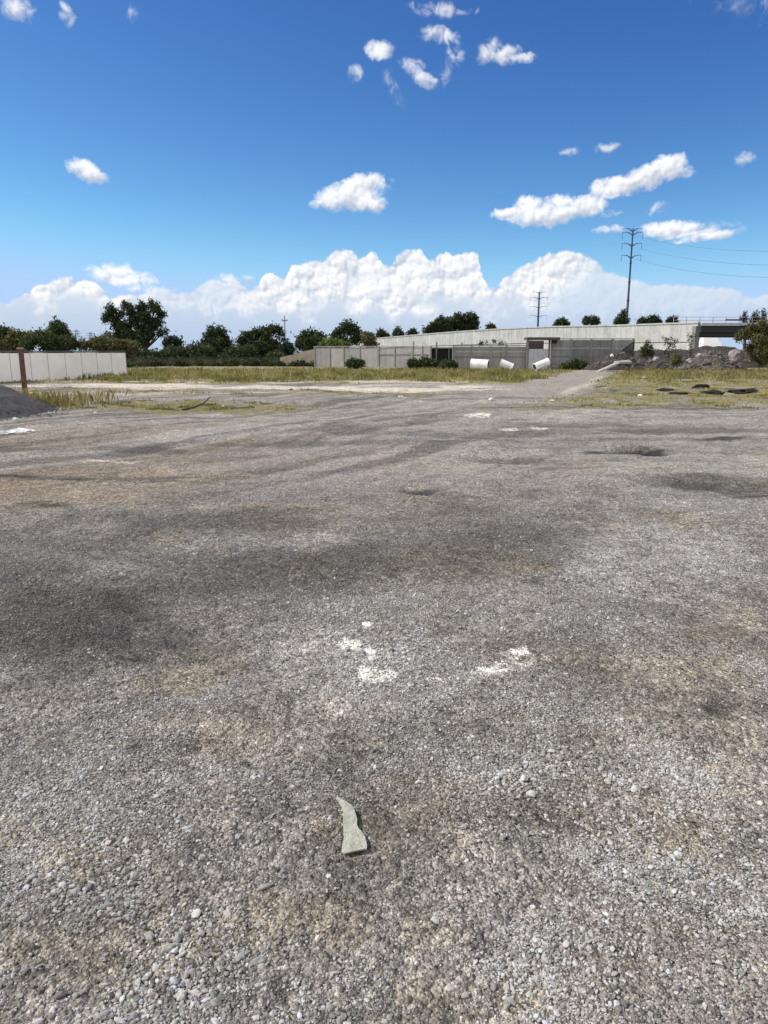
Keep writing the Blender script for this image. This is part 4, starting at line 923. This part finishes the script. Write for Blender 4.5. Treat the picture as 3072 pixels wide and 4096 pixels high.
p_ = at(2932, 1440, 62); o = rock('boulder', 'pale purple-grey boulder on the right slope of the rubble mound', 'rock', (p_.x, 61.5), (.62, .5, .62), M_pale, 3); o.location.z = 1.15
rr2 = random.Random(9)
for i, (px, py, s_, lab) in enumerate([(2447, 1423, .16, 'white lump on top of the dark heap by the tall wall'), (2625, 1438, .3, 'pale triangular stone on the low dark heap'), (2480, 1448, .35, 'grey rock behind the tilted slab'), (2515, 1455, .3, 'grey rock right of the tilted slab'), (2560, 1452, .26, 'brown rock between the slab and the low dark heap'), (2428, 1458, .4, 'grey rock just under the tilted slab'), (2800, 1425, .3, 'pale stone on the crest of the rubble mound'), (2760, 1445, .3, 'pale stone low on the left slope of the rubble mound')]):
    Y_ = 62.0 if px < 2700 else 61.6; p_ = at(px, py, Y_)
    o = rock('rubble_block', lab, 'rock', (p_.x, Y_), (s_ * 1.3, s_, s_ * .8), simple('white lump', (.7, .7, .68)) if i == 0 else (M_pale if i in (1, 6, 7) else M_rubble), 10 + i, rr2.uniform(0, 3), group='blocks in the rubble'); o.location.z = p_.z
cr = random.Random(21)
clod_src = [rock_bm(1, .8, .7, 90 + k_, 2, .4) for k_ in range(3)]
clod_me = []
for bm_ in clod_src:
    me_ = bpy.data.meshes.new('clod'); bm_.to_mesh(me_); bm_.free(); me_.materials.append(M_rubble); clod_me.append(me_)
# tilted concrete slab
a_ = at(2388, 1490, 60.5); b_ = at(2462, 1450, 61.5); sl = thing('concrete_slab', 'pale broken concrete slab tilted up against the rubble', 'slab', (a_.x, a_.y, 0))
q = MB(); dx, dz = b_.x - a_.x, b_.z - a_.z; q.add([(0, -.45, .0), (0, .45, .0), (dx, .45, dz), (dx, -.45, dz), (.02, -.45, -.14), (.02, .45, -.14), (dx + .05, .45, dz - .14), (dx + .05, -.45, dz - .14)], [(0, 3, 2, 1), (4, 5, 6, 7), (0, 4, 7, 3), (1, 2, 6, 5), (0, 1, 5, 4), (3, 7, 6, 2)])
q.add([(dx - .3, -.8, dz - .02), (dx - .3, .5, dz + .02), (dx + .9, .6, dz + .12), (dx + .8, -.7, dz + .02), (dx - .3, -.8, dz - .2), (dx - .3, .5, dz - .2), (dx + .9, .6, dz - .1), (dx + .8, -.7, dz - .14)], [(0, 3, 2, 1), (4, 5, 6, 7), (0, 4, 7, 3), (1, 2, 6, 5), (0, 1, 5, 4), (3, 7, 6, 2)])
q.build('slab', simple('broken pale concrete', (.36, .34, .31), var=.15, bump=.02), sl, bevel=.02)
# lumps of earth and broken stone lying on the heaps: one mass of rubble
q = MB()
for ho in [o for o in C.objects if o.name.split('.')[0] in ('earth_bank', 'rubble_mound', 'earth_heap')]:
    vv = [v.co + ho.location for v in ho.data.vertices if v.co.z > .12 and v.co.y < .3]
    for k_ in range(110 if ho.name.startswith('earth_heap') else (260 if ho.name == 'rubble_mound' else 420)):
        p_ = cr.choice(vv); s_ = abs(cr.gauss(0, .06)) + .03; me_ = clod_me[k_ % 3]
        M_ = Matrix.Translation((p_.x + cr.uniform(-.05, .05), p_.y, p_.z + s_ * .2)) @ Matrix.Rotation(cr.uniform(0, 6.28), 4, 'Z') @ Matrix.Scale(s_, 4)
        q.add([M_ @ v.co for v in me_.vertices], [tuple(p.vertices) for p in me_.polygons])
tag(q.build('rubble', simple('broken grey stone', (.20, .18, .165), var=.3, scale=1.5)), 'small broken stones strewn over the earth heaps', None, None, 'stuff')
# soil clods on the verge
for i, (px, py, w, h_, lab) in enumerate([(2668, 1562, 38, 6, 'flat dark soil heap furthest left on the right-hand verge'), (2728, 1575, 42, 5, 'lowest flat dark soil heap, in front of the other verge heaps'), (2806, 1556, 36, 9, 'small peaked dark soil heap furthest back on the verge'), (2850, 1574, 38, 10, 'rounded dark soil heap in the middle of the verge'), (2980, 1570, 46, 10, 'largest dark soil heap nearest the right edge of the verge')]):
    g_ = gnd(px, py); s_ = g_.y / F_PX
    o = rock('soil_heap', lab, 'soil heap', (g_.x, g_.y), (w * s_ * 1.2, w * s_ * .9, h_ * s_ * 1.5), simple('black soil', (.028, .024, .021), var=.3, bump=.04) if i == 0 else bpy.data.materials['black soil'], 30 + i, 0, .4, 'dark soil heaps on the verge', 4, False, .85)
# grey gravel pile, left edge
M_pile = simple('dark grey fine gravel', (.105, .10, .098), var=.35, scale=40, bump=.03, col2=(.055, .052, .05))
nx = 110; gx = np.linspace(-4.2, 4.2, nx); XX, YY = np.meshgrid(gx, gx, indexing='ij')
rr3 = np.hypot(XX, YY * 1.05) + (fbm(XX, YY, 1.5, 8, 4) - .5) * .5
ZZ = np.where(rr3 < 3.5, 1.78 * (1 - rr3 / 3.5), -.02 * (rr3 - 3.5) * 10) ; ZZ = np.where(rr3 < .6, ZZ - (0.6 - rr3) * .15, ZZ)
ZZ = ZZ + (fbm(XX, YY, .35, 9, 5, .7) - .5) * .16 * np.clip(ZZ * 4, 0, 1) + height(XX - 12.3, YY + 19.0)
i_, j_ = np.meshgrid(np.arange(nx - 1), np.arange(nx - 1), indexing='ij')
o = mesh_np('gravel_pile', np.stack([XX, YY, ZZ], -1).reshape(-1, 3), np.stack([i_ * nx + j_, (i_ + 1) * nx + j_, (i_ + 1) * nx + j_ + 1, i_ * nx + j_ + 1], -1).reshape(-1, 4), M_pile, True); o.location = (-12.3, 19.0, 0)
tag(o, 'dark grey cone of fine gravel at the left edge', 'gravel pile')
M_stw = simple('white stone', (.72, .70, .66), var=.1, scale=9)
for i, (px, py, s_, lab) in enumerate([(40, 1668, .085, 'white stone at the foot of the gravel pile'), (63, 1684, .055, 'smaller white stone right of the first at the gravel pile foot')]):
    g_ = gnd(px, py); rock('stone', lab, 'stone', (g_.x, g_.y), (s_ * 1.3, s_, s_ * .8), M_stw, 40 + i, .3, .2)
for i, (px, py, s_, lab) in enumerate([(1602, 1588, .13, 'grey-white stone lying at the edge of the yard in the middle'), (1620, 1594, .08, 'smaller stone touching the grey-white one in the middle'), (1963, 1605, .12, 'white stone lying alone in the dirt lane'), (2560, 1588, .12, 'white stone on the front edge of the right verge'), (2208, 1607, .12, 'pale stone at the left tip of the right verge'),
                                       (2574, 1511, .2, 'small white piece of litter in the verge grass'), (383, 1655, .07, 'pale stone on the gravel right of the pile'), (1165, 1562, .14, 'dark stone in front of the sand strip'), (893, 1622, .08, 'pale stone on top of the light gravel patch')]):
    g_ = gnd(px, py); s_ *= .6; rock('stone', lab, 'stone', (g_.x, g_.y), (s_ * 1.4, s_, s_ * .7), M_rubble if i == 7 else M_stw, 50 + i, i, .35, sub=2)
# loose dark chippings spilled round the foot of the gravel pile: too many and too small to count
q = MB()
for k_ in range(900):
    a_ = cr.uniform(-1.9, 1.0); rr_c = cr.gauss(3.45, .28); x_, y_ = -12.3 + rr_c * math.cos(a_), 19 + rr_c * math.sin(a_)
    s_ = cr.uniform(.008, .026); zc_ = hz(x_, y_) + s_ * .3 + max(0, 1.78 * (1 - rr_c / 3.5)); me_ = clod_me[k_ % 3]
    M_ = Matrix.Translation((x_, y_, zc_)) @ Matrix.Rotation(cr.uniform(0, 6.28), 4, 'Z') @ Matrix.Scale(s_, 4)
    q.add([M_ @ v.co for v in me_.vertices], [tuple(p.vertices) for p in me_.polygons])
tag(q.build('chippings', M_pile), 'dark chippings spilled round the foot of the gravel pile', None, None, 'stuff')
# crumpled white plastic sheet at the left edge
g_ = gnd(70, 1734); nx = 40; U, Vv = np.meshgrid(np.linspace(-1, 1, nx), np.linspace(-1, 1, nx), indexing='ij')
zz = fbm(U * 1.0, Vv, .5, 70, 4, .6) * .10 + .012; v = np.stack([U * .30 + .1 * fbm(U, Vv, .4, 71), Vv * .30 * (1 - .5 * U), zz], -1).reshape(-1, 3)
i_, j_ = np.meshgrid(np.arange(nx - 1), np.arange(nx - 1), indexing='ij'); fq = np.stack([i_ * nx + j_, (i_ + 1) * nx + j_, (i_ + 1) * nx + j_ + 1, i_ * nx + j_ + 1], -1).reshape(-1, 4)
o = mesh_np('plastic_sheet', v, fq, simple('dirty white plastic', (.66, .66, .64), rough=.5, var=.12), True); o.location = (g_.x, g_.y, hz(g_.x, g_.y) - .03)
o.modifiers.new('thick', 'SOLIDIFY').thickness = .004; tag(o, 'crumpled dirty white plastic sheet in front of the gravel pile', 'sheet')
# stick on the light patch
g_ = gnd(800, 1635); st_ = MB(); st_.tube([(-.5, -.1, .03), (-.15, 0, .10), (.12, .05, .22), (.3, .1, .40)], [.035, .03, .022, .01], 6); st_.tube([(.05, .03, .18), (.3, -.08, .2), (.42, -.1, .16)], [.018, .013, .006], 5)
o = st_.build('branch', M_bark, None, True); o.location = (g_.x, g_.y, hz(g_.x, g_.y)); tag(o, 'bent dead branch on the light gravel patch', 'branch')

# ---------------------------------------------------------------- white pipes
M_pipe = simple('white pipe', (.84, .84, .83), var=.10, scale=2, rough=.55)
M_pin = simple('darker pipe inside', (.30, .25, .23), var=.2)  # inside is darker than the white shell
def pipe(label, a, b_, r, seed):
    a = Vector(a); b_ = Vector(b_); L = (b_ - a).length
    o = thing('pipe', label, 'pipe', a, 0, 'white pipes in front of the wall')
    o.rotation_euler = (b_ - a).to_track_quat('Z', 'Y').to_euler()
    q = MB(); sg = 32; prof = [(r * 1.05, 0), (r * 1.05, .05), (r, .06), (r, L * .33), (r * 1.012, L * .335), (r * 1.012, L * .345), (r, L * .35), (r, L * .66), (r * 1.012, L * .665), (r * 1.012, L * .675), (r, L * .68), (r, L - .06), (r * 1.05, L - .05), (r * 1.05, L), (r * .90, L)]
    vs = []; fs = []
    for (rr_q, z_) in prof:
        for j in range(sg): vs.append((rr_q * math.cos(2 * math.pi * j / sg), rr_q * math.sin(2 * math.pi * j / sg), z_))
    for i in range(len(prof) - 1):
        for j in range(sg): fs.append((i * sg + j, i * sg + (j + 1) % sg, (i + 1) * sg + (j + 1) % sg, (i + 1) * sg + j))
    q.add(vs, fs); q.build('shell', M_pipe, o, False)
    q = MB(); vs = []; fs = []
    for z_ in (L - .001, 0.0):
        for j in range(sg): vs.append((r * .90 * math.cos(2 * math.pi * j / sg), r * .90 * math.sin(2 * math.pi * j / sg), z_))
    for j in range(sg): fs.append((j, (j + 1) % sg, sg + (j + 1) % sg, sg + j)); 
    for j in range(sg): vs.append((r * 1.049 * math.cos(2 * math.pi * j / sg), r * 1.049 * math.sin(2 * math.pi * j / sg), 0.0))
    for j in range(sg): fs.append((sg + j, sg + (j + 1) % sg, 2 * sg + (j + 1) % sg, 2 * sg + j))
    q.add(vs, fs); q.build('inside', M_pin, o)
    return o
def P4(x, y, Y): return at(1800 + x * K4, 1200 + y * K4, Y)
pa = P4(235, 705, 61.2); pb = P4(425, 718, 60.7)
pipe('left white pipe lying level, widest of the three in front of the wall', pa, pb, .41, 1)
pa = P4(555, 690, 61); pb = P4(690, 745, 60.85); pipe('middle white pipe pitched down to the right', pa, pb, .31, 2)
pa = P4(1085, 682, 60.6); pb = P4(935, 745, 60.2); pipe('right white pipe with its right end raised in front of the gate', pa, pb, .31, 3)

# ---------------------------------------------------------------- power pylons, poles and cables
M_pyl = simple('dark blue-grey steel', (.075, .095, .125), rough=.6)
def pylon(label, px, Y, top_py, arms, w_m, foot_r, top_r, nring, lean=0.0):
    x = xat(px, Y); zt = at(px, top_py, Y).z
    t = thing('pylon', label, 'pylon', (x, Y, 0))
    q = MB(); n_ = 9; q.tube([(0, 0, zt * i / n_) for i in range(n_ + 1)], [foot_r + (top_r - foot_r) * i / n_ for i in range(n_ + 1)], 12)
    for k_ in range(nring):
        zc_ = zt * (.30 + .58 * k_ / max(1, nring - 1)); rk = foot_r + (top_r - foot_r) * zc_ / zt
        q.tube([(0, 0, zc_ - .25), (0, 0, zc_ + .25)], rk * 1.25, 12)
    q.build('shaft', M_pyl, t, True)
    for (apy, hw, hang) in arms:
        za = at(px, apy, Y).z
        for s_ in (-1, 1):
            q = MB(); q.tube([(0, 0, za - .9), (s_ * hw * .35, 0, za - .15), (s_ * hw * .7, 0, za + .1), (s_ * hw, 0, za)], [.22, .14, .10, .07], 6); ar = q.build('crossarm', M_pyl, t, True)
            if hang:
                q = MB(); q.tube([(s_ * hw * .97, 0, za - .05), (s_ * hw * .97, 0, za - hang)], .05, 5)
                for k_ in range(6): q.tube([(s_ * hw * .97, 0, za - .4 - k_ * hang / 8), (s_ * hw * .97, 0, za - .5 - k_ * hang / 8)], .09, 6)
                q.build('insulator', M_pyl, ar)
    return x, zt
K7 = .2486
def a7(y): return 850 + y * K7
PX, PZ = pylon('tall slender monopole pylon with four pairs of upswept arms', 2478 + 20, 250, 912, [(a7(258), 3.2, 0), (a7(320), 3.4, 2.2), (a7(500), 3.3, 1.9), (a7(690), 3.3, 1.9)], 3, .50, .22, 5)
pylon('smaller monopole pylon standing behind the middle of the overpass', 2147, 430, 1166, [(1168, 4.2, 0), (1190, 5.0, 2.0), (1226, 5.0, 2.0), (1262, 5.0, 2.0)], 3, .75, .40, 0)
M_wire = simple('faint grey cable', (.16, .17, .19))
for i, (px_s, y_s, px_e, y_e) in enumerate([(2512, a7(345), 3200, 1004), (2512, a7(530), 3200, 1062), (2512, a7(720), 3200, 1112)]):
    a_ = at(px_s + 8, y_s, 250); b_ = at(px_e, y_e, 150)
    pts_ = []
    for k_ in range(25):
        t = k_ / 24; p = a_.lerp(b_, t); p.z -= 4 * t * (1 - t) * 1.6; pts_.append(p)
    q = MB(); q.tube(pts_, .03, 4); o = q.build('power_cable', M_wire); tag(o, ['highest', 'middle', 'lowest'][i] + ' power cable running right from the tall pylon', 'cable', 'power cables')
def pole(label, px, Y, top, armw, r=.1, arms=1):
    x = xat(px, Y); zt = at(px, top, Y).z; t = thing('utility_pole', label, 'pole', (x, Y, 0))
    q = MB(); q.tube([(0, 0, 0), (0, 0, zt)], [r * 1.2, r * .8], 8); q.build('shaft', M_pyl, t, True)
    for k_ in range(arms):
        q = MB(); q.box(-armw, armw, -.05, .05, zt - .9 - k_ * 1.5, zt - .75 - k_ * 1.5); q.build('crossarm', M_pyl, t)
    
    for s_ in (-1, 1): q = MB(); q.tube([(s_ * armw * .8, 0, zt - .74), (s_ * armw * .8, 0, zt - .5)], .06, 6); q.build('insulator', M_wire, t)
pole('thin utility pole right of the umbrella-shaped pine', 1142, 140, 1264, .55, .10)
pole('mast sticking up from the right half of the windswept tree clump', 1881, 195, 1240, .22, .09)
M_far = simple('distant hazy steel', (.30, .34, .40))
def lattice(label, px, Y, top, base_w):
    x = xat(px, Y); zt = at(px, top, Y).z; t = thing('lattice_tower', label, 'pylon', (x, Y, 0), 0, 'far lattice towers')
    q = MB()
    for sx_ in (-1, 1):
        for sy_ in (-1, 1): q.tube([(sx_ * base_w, sy_ * base_w, 0), (sx_ * .3, sy_ * .3, zt)], .13, 4)
    for k_ in range(8):
        z0_, z1_ = zt * k_ / 8, zt * (k_ + 1) / 8; w0 = base_w + (.3 - base_w) * k_ / 8; w1_ = base_w + (.3 - base_w) * (k_ + 1) / 8
        q.tube([(-w0, -w0, z0_), (w1_, -w1_, z1_)], .07, 4); q.tube([(w0, -w0, z0_), (-w1_, -w1_, z1_)], .07, 4)
    q.build('frame', M_far, t)
    for k_ in range(3):
        q = MB(); q.box(-3.2 + k_ * .5, 3.2 - k_ * .5, -.12, .12, zt * (.72 + .1 * k_), zt * (.72 + .1 * k_) + .25); q.build('crossarm', M_far, t)
lattice('faint lattice tower left of the eucalyptus, nearer the young tree', 313, 420, 1318, 2.6)
lattice('faint lattice tower immediately left of the eucalyptus', 368, 420, 1328, 2.2)
# white box and sloped cover by the ramp
p_ = at(1452, 1356, 150); t = thing('white_cabin', 'small white box showing above the bushes at the end of the ramp', 'cabin', (p_.x, 150, 0)); q = MB(); q.box(-.45, .45, 0, 1.2, 0, at(1452, 1344, 150).z); q.build('body', M_white, t, bevel=.03); q = MB(); q.box(-.55, .55, -.1, 1.3, at(1452, 1344, 150).z + .003, at(1452, 1344, 150).z + .12); q.build('roof', M_white, t)

# ---------------------------------------------------------------- broken flat fragment in the foreground
def G6(x, y): return gnd(1100 + x * .7233, 2300 + y * .7233)
outl = [(335, 1262), (360, 1272), (400, 1295), (425, 1315), (440, 1340), (450, 1372), (455, 1395), (452, 1415), (462, 1438), (480, 1455), (497, 1480), (507, 1515), (508, 1545), (470, 1552), (430, 1560), (385, 1570), (368, 1562), (372, 1530), (382, 1480), (378, 1440), (376, 1395), (378, 1350), (368, 1315)]
pts2 = [G6(*p) for p in outl]; cxy = sum((Vector((p.x, p.y)) for p in pts2), Vector((0, 0))) / len(pts2)
bm = bmesh.new(); vs = [bm.verts.new((p.x - cxy.x, p.y - cxy.y, 0)) for p in pts2]; fc_ = bm.faces.new(vs)
if fc_.normal.z < 0: fc_.normal_flip()
r_ = bmesh.ops.triangulate(bm, faces=[fc_]); bmesh.ops.subdivide_edges(bm, edges=bm.edges[:], cuts=2, use_grid_fill=True)
for v in bm.verts:
    v.co.z = .006 + .005 * math.sin(v.co.x * 14 + 1) + .004 * math.sin(v.co.y * 11)
M_frag = simple('grey-green cement fragment', (.40, .40, .325), var=.22, scale=22, rough=.95, bump=.012, col2=(.27, .27, .215))
o = bm_obj('cement_fragment', bm, M_frag, None, False); o.location = (cxy.x, cxy.y, hz(cxy.x, cxy.y) + .006)
sd = o.modifiers.new('thick', 'SOLIDIFY'); sd.thickness = .005; sd.offset = 0
tag(o, 'flat grey-green cement fragment shaped like a boot lying in the foreground', 'fragment')
# individual larger stones near the camera
M_st1 = simple('pale beige stone', (.30, .285, .26), var=.12, scale=60, bump=.002)
M_st2 = simple('mid grey stone', (.20, .19, .18), var=.15, scale=60, bump=.002)
def G7(x, y): return gnd(x * .663, 3000 + y * .663)
for i, (g_, dm, m_, rz_, lab) in enumerate([(G7(1555, 1285), (.026, .018, .012), M_st1, .2, 'pale flat stone with a dark shadow, right of the curved sliver'), (G7(1448, 1250), (.010, .032, .008), M_st1, -.3, 'thin curved pale sliver of stone near the bottom left'), (G7(640, 940), (.030, .013, .010), M_st1, .5, 'long pale stone among the coarse stones on the left'), (G7(850, 755), (.018, .013, .010), M_st1, .6, 'pale oval stone above the long pale stone'),
         (G7(160, 1015), (.016, .014, .010), M_st1, 0, 'round pale stone near the left edge'), (G7(365, 1490), (.022, .010, .012), M_st2, .4, 'dark-shadowed grey stone in the bottom left corner'), (G7(1600, 830), (.040, .010, .010), M_st1, .5, 'long light sliver below the cement fragment'), (G7(155, 1340), (.016, .012, .014), M_st1, 1, 'upright light stone by the left edge near the bottom'), (G7(1020, 780), (.014, .013, .010), M_st1, 0, 'small round white stone on the coarse patch'), (G7(615, 1615), (.022, .016, .011), M_st1, .3, 'pale stone at the very bottom left'),
         (gnd(1855, 3325), (.017, .015, .012), M_st1, 1.0, 'light stone pair-half right of the cement fragment'), (gnd(1785, 3345), (.016, .014, .011), M_st1, .2, 'light rounded stone nearest right of the cement fragment')]):
    rock('stone', lab, 'stone', (g_.x, g_.y), [k * .8 for k in dm], m_, 70 + i, rz_, .3, sink=.45, sub=2)

# ---------------------------------------------------------------- grass
def blades(name, X_, Y_, hgt, m, seed, label, w=.012, lean=.5):
    r = np.random.default_rng(seed); n_ = len(X_)
    Z_ = height(X_, Y_) - .02
    a = r.uniform(0, 6.283, n_); ln = r.uniform(.1, lean, n_) * hgt; wd = w * r.uniform(.6, 1.5, n_)
    bx_, by_ = np.cos(a), np.sin(a)
    base = np.stack([X_, Y_, Z_], -1)
    side = np.stack([-by_ * wd, bx_ * wd, 0 * wd], -1)
    tip = base + np.stack([bx_ * ln, by_ * ln, hgt], -1)
    mid = base + np.stack([bx_ * ln * .3, by_ * ln * .3, hgt * .6], -1)
    v = np.stack([base - side, base + side, mid + side * .7, tip, mid - side * .7], 1).reshape(-1, 3)
    f = np.arange(n_ * 5).reshape(-1, 5)
    t = np.clip((fbm(X_, Y_, 1.4, 90 + seed, 5, .65) - .5) * 3.2 + .45 + r.normal(0, .18, n_), 0, 1)
    cols = np.repeat(t, 5)[:, None] * np.ones((1, 3))
    o = mesh_np(name, v, f, m, False, None, cols); return tag(o, label, None, None, 'stuff')
gr_ = np.random.default_rng(11)
def scatter(n_, y0, y1, fn, power=1.0):
    yy = y0 * (y1 / y0) ** gr_.uniform(0, 1, n_); xx = yy * gr_.uniform(-.62, .64, n_)
    # tufts
    k_ = fn(xx, yy); kp = gr_.uniform(0, 1, n_) < k_
    return xx[kp], yy[kp]
X_, Y_ = scatter(420000, 20.5, 66, lambda x, y: grassmask(x, y) * sst(fbm(x, y, .6, 95, 3), .38, .6))
tall = sst(Y_, 36, 44) * (.2 + .7 * fbm(X_, Y_, 2.0, 97, 3)) * (1 - .6 * sst(X_, 9, 14))
M_grass = leafmat('field grass', (0.15, 0.155, 0.045), (0.40, 0.345, 0.14))
blades('grass', X_, Y_, (.05 + .25 * tall) * gr_.uniform(.4, 1.3, len(X_)) * (.5 + 1.1 * sst(fbm(X_, Y_, .8, 105, 3, .6), .4, .65)), M_grass, 1, 'yellow-green field grass between the yard and the walls', .022)
# taller dry weeds in drifts
def weedmask(x, y):
    a = sst(fbm(x, y, 2.2, 99, 4, .6), .50, .64) * sst(y, 39, 46)
    b_ = np.exp(-(((x + 10.8) / 1.6) ** 2 + ((y - 22.6) / 1.3) ** 2)) * .9
    c_ = sst(x, 12, 16) * sst(y, 40, 47) * sst(fbm(x, y, 2.5, 98, 4, .65), .38, .56) * .8
    d_ = np.exp(-(((x - 9.5) / 3.5) ** 2 + ((y - 53.5) / 2.2) ** 2)) * .8
    return np.clip(np.maximum(np.maximum(a * .55, b_), np.maximum(c_, d_)), 0, 1) * (1 - lanemask(x, y, 1.6, 3.4)) * (1 - .9 * paleband(x, y))
X_, Y_ = scatter(120000, 21, 64, weedmask)
_kk = gr_.uniform(0, 1, len(X_)) < .25 + sst(fbm(X_, Y_, .5, 103, 3, .6), .45, .6); X_, Y_ = X_[_kk], Y_[_kk]
M_weed = leafmat('dry reddish weeds', (0.17, 0.165, 0.055), (0.34, 0.27, 0.12))
hw = np.where(Y_ < 30, .42, .50 * fbm(X_, Y_, 1.8, 96, 4, .65) ** 1.3 * 1.5) * gr_.uniform(.3, 1.2, len(X_))
blades('dry_weeds', X_, Y_, hw, M_weed, 2, 'dry brownish weeds standing in drifts in the field', .02, .6)
